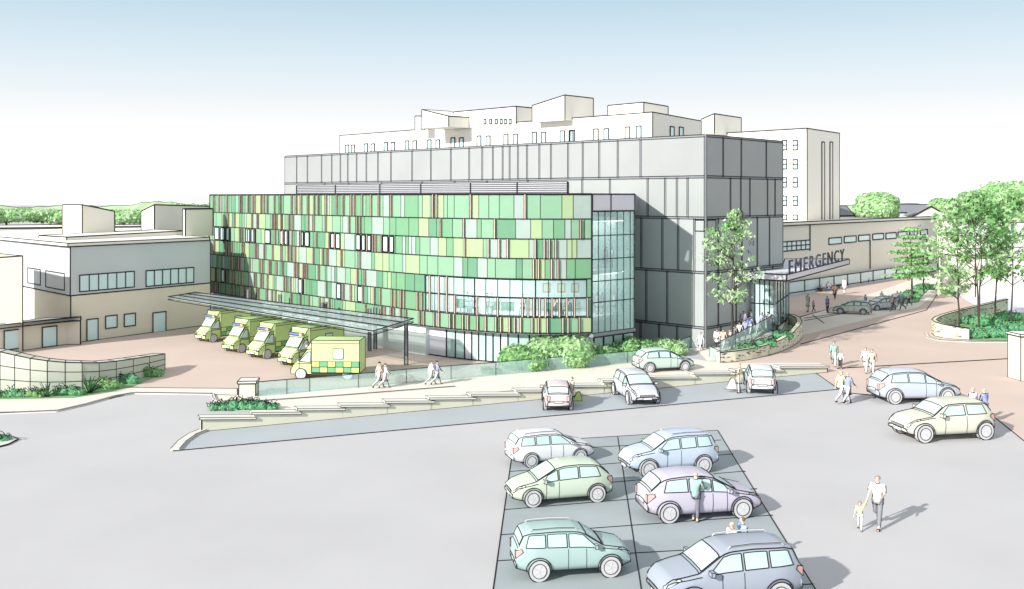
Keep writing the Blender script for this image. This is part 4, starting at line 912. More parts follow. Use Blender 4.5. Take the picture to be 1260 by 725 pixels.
def place_side(car, rear, front, facing, force=None):    # facing 'near' wheels given in pixels
    root, S, W = car; a, b = G(*rear), G(*front); d = b - a; sc_ = force or d.length / 2.6; n = Vector((-d.y, d.x, 0)).normalized()
    if n.y < 0: n = -n
    root.location = (a + b) / 2 + n * W * sc_; root.rotation_euler = (0, 0, math.atan2(d.y, d.x)); root.scale = (sc_,) * 3
def place_end(car, l, r_, away, yaw=0):      # the two wheels of the visible end
    root, S, W = car; a, b = G(*l), G(*r_); sc_ = (b - a).length / (2 * W); m_ = (a + b) / 2; ang = math.atan2((b - a).y, (b - a).x) + R(90) + R(yaw)
    d = Vector((math.cos(ang), math.sin(ang), 0)); root.location = m_ + d * 1.3 * sc_; root.rotation_euler = (0, 0, ang if away else ang + math.pi); root.scale = (sc_,) * 3
c = make_car('estate_car', 'white estate car parked at the top left of the bays, nose to the right', 'estate', (245, 246, 250)); place_side(c, (654, 576), (714, 570), 1)
c = make_car('hatchback_car', 'pale green hatchback in the left row between the white estate and the teal car', 'hatch', (214, 228, 208)); place_side(c, (735, 618.6), (656, 625), 1)
c = make_car('off_road_car', 'teal off road car with roof rails at the front of the left row', 'suv', (184, 210, 208)); place_side(c, (663.7, 716.5), (751.5, 711), 1)
c = make_car('off_road_car', 'pale blue off road car at the top of the right row facing left', 'suv', (208, 222, 240)); place_side(c, (866, 583), (798.5, 588.6), 1)
c = make_car('hatchback_car', 'lavender hatchback in the right row beside the man in a teal coat', 'hatch', (214, 208, 226)); place_side(c, (823.7, 644.6), (913.7, 638.5), 1)
c = make_car('off_road_car', 'dark blue grey off road car cut by the bottom of the picture', 'suv', (178, 186, 200)); place_side(c, (960, 750), (853, 760), 1)
c = make_car('hatchback_car', 'light blue hatchback on the plaza edge facing right', 'hatch', (208, 216, 228)); place_side(c, (1101.6, 497.8), (1166, 496.3), 1)
c = make_car('small_car', 'cream three door small car facing left beside the light blue hatchback', 'mini', (228, 228, 212)); place_side(c, (1213.3, 541.6), (1138.3, 545.4), 1)
c = make_car('hatchback_car', 'pink hatchback seen from behind on the grey lane', 'hatch', (234, 218, 220), w=.04); place_end(c, (669.5, 505.5), (703.6, 503.8), True, -13)
c = make_car('hatchback_car', 'pale lilac hatchback on the grey lane with its headlights toward us', 'hatch', (220, 222, 232), w=.04); place_end(c, (773.5, 498), (808.5, 495.6), False, -6)
c = make_car('hatchback_car', 'mint hatchback on the upper footpath behind the retaining wall', 'hatch', (210, 232, 222), w=.04); place_side(c, (799.8, 459.4), (843, 457), 1)
c = make_car('hatchback_car', 'white hatchback seen from behind beside the person in a yellow coat', 'hatch', (236, 238, 244), w=.04); place_end(c, (920.5, 484.6), (954, 483.6), True, -18)
c = make_car('estate_car', 'cream green car waiting at the drop off kerb', 'estate', (226, 234, 222), w=.05); place_side(c, (1060, 387.5), (1036, 386.5), 1, .92)
c = make_car('estate_car', 'pale car with its tailgate raised at the drop off kerb', 'estate', (226, 232, 236), hatch_open=True, w=.05); place_side(c, (1100, 381.5), (1079, 382.5), 1, .88)

# ================================================================ AMBULANCES
def make_amb():
    root = thing('ambulance', 'x', 'ambulance', (0, 0, 0), 'ambulances in the bays', local=True); w = .05
    def loft(secs, m, mb):
        n = len(secs[0]); vs = [p for s_ in secs for p in s_]; fs = [(i * n + j, i * n + (j + 1) % n, (i + 1) * n + (j + 1) % n, (i + 1) * n + j) for i in range(len(secs) - 1) for j in range(n)] + [tuple(range(n))[::-1], tuple(range((len(secs) - 1) * n, len(secs) * n))]; mb.add(vs, fs, m)
    mb = MB(); prof = [(1.0, 2.35, .98), (1.35, 2.30, .97), (2.0, 1.45, .95), (2.45, 1.12, .92), (2.62, .8, .86), (2.66, .4, .82)]; secs = []
    for x, z, hw in prof: secs.append([Vector((x, -hw, .4)), Vector((x, -hw * 1.0, min(z, 1.2))), Vector((x, -hw * .86, z)), Vector((x, hw * .86, z)), Vector((x, hw, min(z, 1.2))), Vector((x, hw, .4))])
    secs = secs[:5] + [[Vector((2.68, y, z)) for y, z in ((-.82, .4), (-.84, .6), (-.8, .78), (.8, .78), (.84, .6), (.82, .4))]]
    loft(secs, 'amb', mb)
    for k in (2, 3): mb.poly([s_[k] for s_ in secs], w)
    for k in (0, 1, 4, 5): mb.poly([s_[k] for s_ in secs], w * .8)
    for k in (2, 5): mb.poly(secs[k], w, True)
    cab = mb.build('cab', root)
    g = MB(); a, b = secs[1], secs[2]; q = [a[2].lerp(b[2], .08), a[3].lerp(b[3], .08), a[3].lerp(b[3], .92), a[2].lerp(b[2], .92)]; q = [v * 1 + Vector((.03, -.06 * (1 if v.y > 0 else -1), .03)) for v in q]; g.quad(*q, 'window'); g.poly(q, w, True); g.build('windscreen', root)
    for s in (1, -1):
        g = MB(); q = [Vector((1.1, s * .975, 1.3)), Vector((1.1, s * .92, 2.1)), Vector((1.4, s * .91, 2.05)), Vector((2.0, s * .97, 1.36))]; g.quad(*q, 'window'); g.poly(q, w, True); g.build('cab_window', root)
        g = MB(); q = [Vector((2.5, s * .9, .95)), Vector((2.7, s * .82, .72)), Vector((2.7, s * .5, .72)), Vector((2.62, s * .62, .98))]; g.quad(*q, 'lamp_white'); g.poly(q, w * .8, True); g.build('headlight', root)
        for x in (1.85, -1.75):
            g = MB(); g.wheel((x, s * .93, .42), 0, .42, .24, 'tyre', 22, w); g.build('wheel', root)
    g = MB(); lo, hi = g.box((2.7, 0, .55), (.05, .6, .16), 'lamp_white'); g.edges(lo, hi, w * .7); g.build('grille', root)
    # box body
    mb = MB(); lo = [(-2.7, -1.08, .5), (1.02, -1.08, .5), (1.02, 1.08, .5), (-2.7, 1.08, .5)]; hi = [(x, y, 3.0) for x, y, z in lo]; mb.hexa(lo, hi, 'amb'); mb.edges(lo, hi, w)
    for s in (1, -1): mb.line((-2.7, s * 1.09, 2.78), (1.02, s * 1.09, 2.78), w * .6); mb.line((-2.7, s * 1.09, .95), (1.0, s * 1.09, .95), w * .4)
    for s in (1, -1):          # checker livery
        for j in range(2):
            for i in range(6):
                x_ = -2.66 + i * .61; z_ = .55 + j * .42; m_ = 'amb_green' if (i + j) % 2 else 'amb_yellow'; y_ = s * 1.085
                if i == 1 and j == 0: pass
                mb.quad((x_, y_, z_), (x_ + .6, y_, z_), (x_ + .6, y_, z_ + .41), (x_, y_, z_ + .41), m_); q = [(x_, y_ + s * .005, z_), (x_ + .61, y_ + s * .005, z_), (x_ + .61, y_ + s * .005, z_ + .42), (x_, y_ + s * .005, z_ + .42)]; mb.poly(q, .03, True)
    body = mb.build('box_body', root)
    for s in (1, -1):
        g = MB(); lo, hi = g.box((-1.05, s * 1.09, 1.98), (.78, .03, .78), 'window'); g.edges(lo, hi, w * .8); g.build('side_window', root)
    # roof fairing and light bar
    g = MB(); lo = [(1.02, -.95, 2.35), (1.5, -.85, 2.27), (1.5, .85, 2.27), (1.02, .95, 2.35)]; hi = [(1.02, -.95, 2.98), (1.18, -.85, 2.7), (1.18, .85, 2.7), (1.02, .95, 2.98)]; g.hexa(lo, hi, 'amb'); g.edges(lo, hi, w * .8); g.build('fairing', root)
    g = MB(); lo, hi = g.box((1.48, 0, 2.52), (.18, 1.5, .2), 'lamp_blue'); g.edges(lo, hi, w * .7); g.box((1.49, .6, 2.52), (.19, .34, .21), 'lamp_red'); lb = g.build('light_bar', root)
    return root
def copytree(o, parent=None):
    c = o.copy(); sc.collection.objects.link(c); c.parent = parent
    for ch in list(o.children): copytree(ch, c)
    return c
amb = make_amb(); hd = math.atan2(-.84, -.62)
spots = [((263, 421.6), hd, .90, 'ambulance at the far left end of the row under the canopy'), ((298, 434.5), hd, .90, 'second ambulance from the left in the row'), ((329.5, 442), hd, .92, 'middle ambulance with red and blue light bar third from the left'), ((371, 452), hd, .96, 'ambulance half hidden behind the one parked side on'), ((370, 467), math.atan2(.05, -1), .93, 'nearest ambulance parked side on showing its green and yellow checks')]
for i, (p, a, s, lab) in enumerate(spots):
    o = amb if i == 0 else copytree(amb); g = G(*p); d = Vector((math.cos(a), math.sin(a), 0)); n = Vector((-d.y, d.x, 0))     # n = left side of the vehicle
    side = n if n.dot(-g) > 0 else -n                       # the wheel given is on the side toward the camera
    o.location = g - d * 1.85 * s - side * 1.05 * s; o.rotation_euler = (0, 0, a); o.scale = (s,) * 3; o['label'] = lab

# ================================================================ PEOPLE
def skin_mesh(verts, edges, radii, root=0, sub=1):
    me = bpy.data.meshes.new('tmp'); me.from_pydata([tuple(v) for v in verts], edges, []); o = bpy.data.objects.new('tmp', me); sc.collection.objects.link(o)
    o.modifiers.new('s', 'SKIN'); o.modifiers['s'].use_smooth_shade = True
    for i, r_ in enumerate(radii): sv = me.skin_vertices[0].data[i]; sv.radius = r_ if isinstance(r_, tuple) else (r_, r_); sv.use_root = (i == root)
    if sub: o.modifiers.new('b', 'SUBSURF').levels = sub; o.modifiers['b'].render_levels = sub
    bpy.context.view_layer.update(); m2 = bpy.data.meshes.new_from_object(o.evaluated_get(bpy.context.evaluated_depsgraph_get())); bpy.data.objects.remove(o); bpy.data.meshes.remove(me)
    for p in m2.polygons: p.use_smooth = True
    return m2
def rot2(v, a): return Vector((v.x * math.cos(a) + v.z * math.sin(a), v.y, v.z * math.cos(a) - v.x * math.sin(a)))
# pose: leg swing (L, R), knee bend, arm swing, elbow bend, arm spread (radians; forward is +x)
POSES = {
 'walk': dict(leg=(.42, -.38), knee=(.12, .55), arm=(-.4, .4), elb=(.35, .5), spread=(.14, .14)),
 'stride': dict(leg=(.30, -.25), knee=(.05, 1.0), arm=(.2, .1), elb=(1.5, .15), spread=(.1, .26)),
 'stand': dict(leg=(.03, -.03), knee=(.02, .02), arm=(.02, -.05), elb=(.15, .2), spread=(.12, .12)),
 'chat': dict(leg=(.06, -.06), knee=(.04, .08), arm=(.25, .05), elb=(1.3, .3), spread=(.15, .14)),
 'reach': dict(leg=(.05, -.08), knee=(.04, .06), arm=(1.0, .45), elb=(.5, 1.0), spread=(.25, .2)),
 'push': dict(leg=(.35, -.3), knee=(.1, .4), arm=(.75, .75), elb=(.45, .45), spread=(.1, .1)),
 'sit': dict(leg=(1.48, 1.42), knee=(1.5, 1.45), arm=(.45, .5), elb=(.8, .75), spread=(.12, .12)),
 'child': dict(leg=(.3, -.25), knee=(.08, .35), arm=(.15, .1), elb=(.1, .3), spread=(2.65, .3)),
 'childwalk': dict(leg=(.35, -.3), knee=(.1, .4), arm=(.3, -.2), elb=(.4, .3), spread=(.2, .2))}
PM = {}
def pose_parts(pose, dress, iw=.024):
    key = (pose, dress, iw)
    if key in PM: return PM[key]
    q = POSES[pose]; kid = pose.startswith('child'); pel = Vector((0, 0, 0)); hs = 1.25 if kid else 1.0
    J = {'pel': pel, 'wst': Vector((.0, 0, .17)), 'chs': Vector((.01, 0, .36)), 'nck': Vector((0, 0, .485)), 'hb': Vector((.015, 0, .54))}
    hd_ = Vector((.02, 0, .575 + .055 * hs)); J['hd'] = hd_; J['top'] = hd_ + Vector((-.005, 0, .07 * hs))
    for i, s in enumerate((1, -1)):
        J['hip%d' % i] = Vector((0, s * .085, -.04)); th = rot2(Vector((0, 0, -.42)), -q['leg'][i]); J['kn%d' % i] = J['hip%d' % i] + th
        sh = rot2(Vector((0, 0, -.41)), -q['leg'][i] + q['knee'][i]); J['an%d' % i] = J['kn%d' % i] + sh; fa = -q['leg'][i] + q['knee'][i]
        J['toe%d' % i] = J['an%d' % i] + rot2(Vector((.15, s * .01, -.045)), fa * .6 if q['leg'][i] < 0 else 0); J['heel%d' % i] = J['an%d' % i] + Vector((-.03, 0, -.04))
        J['sh%d' % i] = Vector((0, s * .175, .43)); a = q['arm'][i]; sp = q['spread'][i]; up = rot2(Vector((0, s * math.sin(sp) * .28, -math.cos(sp) * .28)), -a); J['el%d' % i] = J['sh%d' % i] + up
        fo = rot2(Vector((0, s * math.sin(sp) * .2, -math.cos(sp) * .25)), -a - q['elb'][i]); J['wr%d' % i] = J['el%d' % i] + fo
    low = min(J['toe0'].z, J['toe1'].z, J['heel0'].z, J['heel1'].z) - .03
    if pose == 'sit': low = -.10 - .41 + .0
    names = []; V = []; E = []; Rr = []
    def v(n, r_, p=None): names.append(n); V.append(p if p is not None else J[n]); Rr.append(r_); return len(V) - 1
    def chain(seq):
        last = None
        for n, r_ in seq:
            i = names.index(n) if n in names else v(n, r_)
            if last is not None: E.append((last, i))
            last = i
        return last
    chain([('pel', (.13, .10)), ('wst', (.115, .085)), ('chs', (.145, .10)), ('nck', .052), ('hb', .058), ('hd', .1 * hs), ('top', .072 * hs)])
    for i, s in enumerate((1, -1)):
        chain([('pel', .1), ('hip%d' % i, .085), ('kn%d' % i, .058), ('an%d' % i, .038), ('toe%d' % i, (.04, .026))]); chain([('an%d' % i, .04), ('heel%d' % i, .034)])
        k = chain([('chs', .1), ('sh%d' % i, .058), ('el%d' % i, .04), ('wr%d' % i, .027)]); d = (J['wr%d' % i] - J['el%d' % i]).normalized(); side = d.cross(Vector((0, s, .01))).normalized(); palm = J['wr%d' % i] + d * .075
        pi = v('palm%d' % i, (.034, .018), palm); E.append((k, pi))
        for f_, (o_, L_) in enumerate(((-.033, .068), (-.011, .08), (.011, .075), (.031, .058))):
            b1 = palm + side * o_ + d * .02; m1 = b1 + d * L_ * .55 + Vector((0, -s * .008, 0)); t1 = m1 + d * L_ * .4 + Vector((0, -s * .02, 0)); x1_ = v('f%d%d' % (i, f_), .0095, m1); x2_ = v('g%d%d' % (i, f_), .0075, t1); E.append((pi, x1_)); E.append((x1_, x2_))
        tm = J['wr%d' % i] + d * .035 - side * .045; x1_ = v('t%d' % i, .0105, tm); x2_ = v('u%d' % i, .0085, tm + d * .04 - side * .015); E.append((k, x1_)); E.append((x1_, x2_))
    ns = v('nose', .014, J['hd'] + Vector((.097 * hs, 0, -.008))); E.append((names.index('hd'), ns))
    body = skin_mesh(V, E, Rr)
    g = 1.17
    def sk(seqs, rad):
        nm = []; P_ = []; e = []; rr_ = []
        for seq in seqs:
            last = None
            for n in seq:
                if n not in nm: nm.append(n); P_.append(J[n] if isinstance(n, str) else Vector(n)); rr_.append(rad(n))
                i = nm.index(n)
                if last is not None: e.append((last, i))
                last = i
        return skin_mesh(P_, e, rr_)
    J['e0'] = J['sh0'].lerp(J['el0'], .75); J['e1'] = J['sh1'].lerp(J['el1'], .75); J['c0'] = J['el0'].lerp(J['wr0'], .8); J['c1'] = J['el1'].lerp(J['wr1'], .8)
    J['hem'] = J['pel'] + Vector((0, 0, -.12)); J['hem2'] = J['pel'] + Vector((.02, 0, -.38)); J['col'] = Vector((0, 0, .475))
    rt = {'hem': (.2, .155), 'pel': (.19, .145), 'wst': (.17, .125), 'chs': (.19, .135), 'col': .085, 'sh0': .082, 'sh1': .082, 'e0': .074, 'e1': .074, 'el0': .062, 'el1': .062, 'c0': .05, 'c1': .05, 'hem2': (.21, .19)}
    long = dress != 'tee'; arms = [('chs', 'sh%d' % i, 'el%d' % i, 'c%d' % i) if long else ('chs', 'sh%d' % i, 'e%d' % i) for i in (0, 1)]
    trunk = ('hem2', 'hem', 'pel', 'wst', 'chs', 'col') if dress == 'coat' and pose != 'sit' else ('hem', 'pel', 'wst', 'chs', 'col')
    if pose == 'sit': trunk = ('pel', 'wst', 'chs', 'col')
    top = sk([trunk] + arms, lambda n: rt[n])
    def ink(me, lines, w=iw):
        g_ = MB()
        for l in lines: g_.poly([Vector(p) for p in l], w)
        bm = bmesh.new(); bm.from_mesh(me); n0 = [bm.verts.new(v) for v in g_.v]
        for f in g_.f:
            try: fc = bm.faces.new([n0[i] for i in f]); fc.material_index = 1
            except ValueError: pass
        bm.to_mesh(me); bm.free(); me.materials.append(M['skin']); me.materials.append(M['ink'])
    yy = lambda n, s, r_: J[n] + Vector((0, s * r_, 0))
    L_ = []
    tl_ = [n for n in trunk if n != 'col']
    for s in (1, -1):
        L_.append([yy(n, s, (rt[n][0] if isinstance(rt[n], tuple) else rt[n]) * .86) for n in tl_])
        i = 0 if s > 0 else 1; e_ = ['sh%d' % i, 'el%d' % i, 'c%d' % i] if long else ['sh%d' % i, 'e%d' % i]
        L_.append([yy('col', s, .06)] + [yy(n, s, rt[n] * .86) for n in e_]); L_.append([yy(n, -s, rt[n] * .8) for n in e_[1:]])
    for n, k_ in ((tl_[0], .86), ('col', .8)):
        r_ = rt[n] if isinstance(rt[n], tuple) else (rt[n], rt[n]); L_.append([J[n] + Vector((r_[1] * k_ * math.cos(a * .5236), r_[0] * k_ * math.sin(a * .5236), -.02 if n != 'col' else .01)) for a in range(13)])
    ink(top, L_)
    J['p0'] = J['kn0'].lerp(J['an0'], .93); J['p1'] = J['kn1'].lerp(J['an1'], .93)
    rl = {'pel': (.14, .112), 'hip0': .1, 'hip1': .1, 'kn0': .074, 'kn1': .074, 'p0': .056, 'p1': .056}
    legs = sk([('pel', 'hip0', 'kn0', 'p0'), ('pel', 'hip1', 'kn1', 'p1')], lambda n: rl[n])
    ink(legs, [[yy(n + str(i), s, rl[n + str(i)] * k_) for n, k_ in (('hip', .8), ('kn', .85), ('p', .85))] for i in (0, 1) for s in (1, -1)])
    hb = J['hd']; hair = skin_mesh([hb + Vector((-.022, 0, -.045)), hb + Vector((-.028, 0, .02)), hb + Vector((-.004, 0, .078 * hs))], [(0, 1), (1, 2)], [.084 * hs, .105 * hs, .08 * hs])
    shoes = []
    for i in (0, 1): shoes.append(skin_mesh([J['heel%d' % i], J['an%d' % i].lerp(J['toe%d' % i], .5) + Vector((0, 0, -.012)), J['toe%d' % i]], [(0, 1), (1, 2)], [.056, .06, (.056, .042)]))
    PM[key] = (body, top, legs, hair, shoes, low, J['top'].z + .05 * hs - low, J, hs); return PM[key]
def person(label, feet, top_px=None, face=0, pose='stand', top=(250, 250, 250), legs=(120, 124, 130), hair=(110, 84, 66), dress='long', z=0.0, d=None, group=None, height=None, tail=False, shoe=(60, 60, 64), face_parts=False):
    px, py = feet; g = G(px, py, z) if d is None else ray(px, d, z)
    body, tm, lm, hm, shm, low, full, J, hs = pose_parts(pose, dress, .02 if g.y < 45 else .034 if g.y < 75 else .045)
    hgt = height or (py - top_px) * g.y / F; k = hgt / full
    root = thing('person', label, 'person', g, group, local=True); root.rotation_euler = (0, 0, R(face)); root.scale = (k,) * 3
    def put(nm, me, m):
        if not me.materials: me.materials.append(M['skin'])
        o = bpy.data.objects.new(nm, me); sc.collection.objects.link(o); o.parent = root; o.location = (0, 0, -low)
        if m != 'skin': o.material_slots[0].link = 'OBJECT'; o.material_slots[0].material = M[m]
        return o
    put('body', body, 'skin'); put('coat' if dress == 'coat' else 'shirt', tm, cloth(top)); put('trousers', lm, cloth(legs)); h_ = put('hair', hm, cloth(hair))
    for s_ in shm: put('shoe', s_, cloth(shoe))
    if tail:
        me = skin_mesh([J['hd'] + Vector((-.1, 0, .0)), J['hd'] + Vector((-.16, 0, -.03)), J['hd'] + Vector((-.18, 0, -.10))], [(0, 1), (1, 2)], [.03, .04, .022]); put('ponytail', me, cloth(hair))
    if face_parts:
        g2 = MB()
        for s in (1, -1): g2.box((J['hd'].x + .084 * hs, s * .032, J['hd'].z + .022), (.012, .02, .012), 'ink')
        g2.box((J['hd'].x + .086 * hs, 0, J['hd'].z - .045), (.01, .04, .008), 'lamp_red'); e = g2.build('facial_features', root); e.location = (0, 0, -low)
    return root
def pt(feet, z=0): return G(feet[0], feet[1], z)
W_ = (252, 252, 252); BLU = (150, 165, 215); PNK = (240, 205, 190); GRN = (160, 208, 186); YEL = (238, 230, 180); GRY = (140, 144, 150); DK = (90, 92, 98); LT_ = (236, 236, 238)
BR = (132, 106, 92); BL2 = (70, 60, 56); BLD = (214, 198, 164)
person('woman in white tee shirt and grey trousers striding with a child, hair in a ponytail', (1080, 650), 584, 236, 'stride', W_, (150, 152, 156), (176, 146, 130), 'tee', tail=True, face_parts=True)
person('small child in a yellow tunic holding up one hand to the striding woman', (1058, 652.5), 616, 250, 'child', YEL, W_, (170, 130, 110), 'long', face_parts=True)
person('man in a loose teal jacket at the door of the lavender hatchback', (856, 642), 580, 60, 'reach', (170, 206, 196), (130, 134, 140), BLD, 'long', face_parts=True)
person('blond person in white top standing behind the dark blue grey off road car', (901, 703), 641, 215, 'chat', W_, GRY, BLD, 'long', face_parts=True)
person('person in a light blue shirt standing behind the dark blue grey off road car', (914, 699), 635, 200, 'stand', (160, 190, 232), GRY, BR, 'tee', face_parts=True)
person('person in white between the two right hand cars', (1197, 521), 476, 110, 'stand', W_, GRY, BLD, 'long')
person('person in a blue jacket between the two right hand cars', (1211, 523), 477, 120, 'chat', (160, 174, 214), GRY, BLD, 'long')
person('person in a pale yellow coat walking off the plaza edge arm in arm', (1035, 496), 455, 30, 'walk', YEL, W_, BLD, 'long')
person('person in a steel blue coat walking arm in arm beside the yellow coat', (1043, 497), 457, 35, 'walk', (160, 172, 200), LT_, BLD, 'coat')
person('woman in a long green top leading a child past the end of the retaining wall', (1026, 451), 420, 250, 'walk', GRN, W_, BR, 'coat')
person('small child in white beside the woman in green', (1034, 454), 431, 250, 'childwalk', W_, DK, BR, 'long')
person('person in white walking on the plaza in a close pair', (1065, 459), 427, 240, 'walk', W_, W_, BR, 'long')
person('person in a pink shirt walking on the plaza in a close pair', (1073, 461), 429, 245, 'walk', PNK, W_, BR, 'long')
person('person in a pink coat on the footpath below the nearest ambulance', (467, 478), 444, 30, 'walk', PNK, W_, BL2, 'coat')
person('person in white on the footpath beside the pink coat', (474, 478), 446, 30, 'walk', W_, W_, BR, 'coat')
person('person in white on the footpath by the lobby end of the balustrade', (531, 474), 443, 25, 'walk', W_, W_, BR, 'coat')
person('person in a slate blue coat on the footpath in front of the curved glazing', (538, 474), 443, 25, 'walk', (168, 176, 208), W_, BL2, 'coat')
person('person in a cream coat beside the pink hatchback', (704, 499), 463, 200, 'stand', (244, 232, 214), W_, (150, 110, 92), 'coat')
person('person in a yellow coat stooping by the left side of the white hatchback', (910, 484), 446, 170, 'chat', (238, 226, 186), W_, (214, 170, 120), 'coat')
person('person in white walking alone along the foot of the grey block', (862, 433), 408, 225, 'walk', W_, W_, BR, 'coat')
person('person in white with arms folded at the low end of the stone planter', (882, 431), 404, 60, 'stand', W_, DK, BR, 'coat')
person('person in a pink shirt at the low end of the stone planter', (890, 432), 404, 60, 'walk', PNK, W_, BR, 'long')
tg_ = 1.0 * K
person('person in cream walking out past the young tree', (898, 428), 405, 230, 'walk', (240, 228, 206), DK, BR, 'long', z=.2)
person('person in slate blue beside the glass balustrade on the ramp', (917, 417), 393, 60, 'walk', (168, 176, 208), DK, BL2, 'coat', z=.8)
person('person in lavender at the top of the ramp by the lobby corner', (938, 408), 384, 230, 'chat', (206, 196, 220), DK, BL2, 'long', z=tg_)
person('person in dark grey at the foot of the terrace ramp', (903, 424), 400, 60, 'walk', GRY, DK, BL2, 'long', z=.35)
person('person in white following up the terrace ramp', (910, 420), 396, 60, 'walk', LT_, DK, BR, 'long', z=.6)
person('adult in a blue top walking up the terrace with a child', (923, 413), 388, 60, 'walk', BLU, W_, BL2, 'long', z=tg_)
person('child in white walking up the terrace', (930, 415), 397, 60, 'childwalk', W_, W_, BR, 'long', z=tg_)
person('person pushing a wheelchair along the terrace to the lobby', (945, 407), 383, 60, 'push', (226, 226, 230), GRY, BL2, 'long', z=tg_)
lob = ['person in a lavender shirt waiting in the lobby, leftmost', 'second person from the left inside the glass lobby', 'third person in the glass lobby, in dark grey', 'fourth person in the glass lobby, in white', 'person in pale grey nearest the outer corner of the lobby', 'last person inside the glass lobby at its far side']
for i, (x, c_, dd_) in enumerate([(915, (206, 196, 214), 79.6), (924, W_, 80.5), (932, GRY, 80.8), (942, W_, 81.5), (953, (200, 208, 214), 82), (961, LT_, 83.5)]):
    person(lob[i], (x, 400), None, 90 + 60 * i, 'stand', c_, GRY, BL2, 'coat', z=tg_, d=dd_ * K, height=1.75)
drop = [(994, 384, 361, 200, 'stand', (190, 214, 202), 'person in pale green beside a child near the drop off road', 'coat', W_, 'long'), (1001, 384, 369, 200, 'childwalk', (226, 190, 216), 'small child in pink near the drop off road', 'long', DK, ''),
 (1018, 385, 364, 20, 'stand', BLU, 'person in blue with a white bag at the drop off kerb', 'coat', DK, ''), (1039, 362, 342, 220, 'stand', W_, 'person in white standing by the long bench', 'coat', W_, ''),
 (1065, 384, 362, 180, 'stand', BLU, 'person in blue between the two drop off cars', 'long', DK, ''), (1070, 386, 369, 200, 'childwalk', LT_, 'small figure in white between the two drop off cars', 'long', GRY, ''),
 (1098, 383, 363, 200, 'walk', (222, 190, 200), 'person in pink behind the raised tailgate', 'long', GRY, ''), (1110, 382, 361, 190, 'walk', (160, 170, 206), 'person in blue walking right of the raised tailgate', 'long', GRY, '')]
drop += [(1085, 376, 358, 200, 'stand', LT_, 'person in white standing beyond the pale car with the raised tailgate', 'long', DK, ''), (1118, 377, 359, 190, 'walk', LT_, 'person in pale grey at the edge of the drop off island', 'long', DK, ''), (1104, 376, 358, 60, 'chat', (200, 210, 196), 'person in sage green chatting behind the raised tailgate', 'coat', GRY, ''), (1027, 368, 349, 240, 'walk', PNK, 'person in pink walking between the long bench and the drop off cars', 'coat', DK, '')]
for x, y, t, fc, po, c_, lab, dr, lg, _ in drop: person(lab, (x, y), t, fc, po, c_, lg, BL2, dr)
# benches with sitters
def bench(label, a, b, hgt=.5):
    p, q = G(*a), G(*b); root = thing('bench', label, 'bench', p, 'long benches by the drop off'); d = (q - p).normalized(); n = Vector((-d.y, d.x, 0)) * .28; mb = MB()
    mb.prism([p - n, q - n, q + n, p + n], hgt - .08, hgt, 'bench', .05, True); mb.build('seat', root)
    for k in (.06, .5, .94):
        c_ = p.lerp(q, k); mb = MB(); mb.ibox((c_.x, c_.y, hgt / 2 - .04), (.14, .5, hgt - .09), 'steel', math.atan2(d.y, d.x), .03); mb.build('leg', root)
bench('long low terracotta bench in front of the glazed screen', (1008, 359), (1052, 350)); bench('shorter terracotta bench further along the glazed screen', (1062, 349), (1078, 346))
gb = G(1014, 359); person('person in grey seated on the left end of the long bench', (1014, 362), None, 250, 'sit', GRY, DK, BL2, 'long', d=gb.y - .3, height=1.35); person('person in white seated on the long bench leaning toward a neighbour', (1019, 361), None, 270, 'sit', (222, 222, 230), BLU, BL2, 'long', d=G(1019, 357.5).y - .3, height=1.35)
person('person in white seated on the shorter bench', (1067, 350), None, 260, 'sit', W_, DK, BL2, 'long', d=G(1067, 348).y - .3, height=1.35)
# people and furniture behind the glass
z_f = FZ[0]
def inside(px, dep, z, lab, c_, lg=GRY, face=0, pose='stand', hh=1.75, dr='coat', hr=BL2):
    t = cv.s_at(px); q = cv.at(t, 0, -dep); dd_ = q.y; return person(lab, (px, 0), None, face, pose, c_, lg, hr, dr, z=z, d=dd_, height=hh)
inside(575, 2.2, z_f, 'person in white by the fins behind the strip window, first of five', (240, 240, 242), face=200); inside(581, 2.0, z_f, 'person in lilac low behind the left end of the strip window', (210, 200, 220), face=250, pose='sit', hh=1.4)
inside(600, 2.4, z_f, 'person in pink standing in the waiting room left of centre', (232, 208, 206), face=30); inside(605, 2.3, z_f, 'person in white facing the pink top in the waiting room', (240, 240, 242), face=210); inside(643, 2.0, z_f, 'lone person in white standing right of centre in the waiting room', (240, 240, 242), face=240)
inside(683, 2.0, z_f, 'person in tan seated toward the right of the waiting room', (226, 200, 176), face=200, pose='sit', hh=1.35); inside(699, 2.0, z_f, 'person in pink seated at the right of the waiting room', (232, 200, 198), face=200, pose='sit', hh=1.35)
def towerp(px, z, dep, lab, c_, face=200): person(lab, (px, 0), None, face, 'stand', c_, (200, 204, 210), BL2, 'coat', z=z, d=(69.6 + dep) * K, height=1.75)
towerp(746, FZ[1], 3, 'person in grey on the upper floor of the stair tower', (190, 196, 206)); towerp(753, FZ[1], 2.8, 'person in white on the upper floor of the stair tower', (246, 246, 246))
towerp(735, FZ[0], 2.0, 'person in lilac on the lower floor of the stair tower, far left', (206, 196, 210)); towerp(741, FZ[0], 2.0, 'person in pink on the lower floor of the stair tower', (222, 196, 200)); towerp(756, FZ[0], 2.5, 'person in white on the lower floor of the stair tower', (246, 246, 246)); towerp(766, FZ[0], 3, 'person in blue on the lower floor of the stair tower', (150, 190, 206))
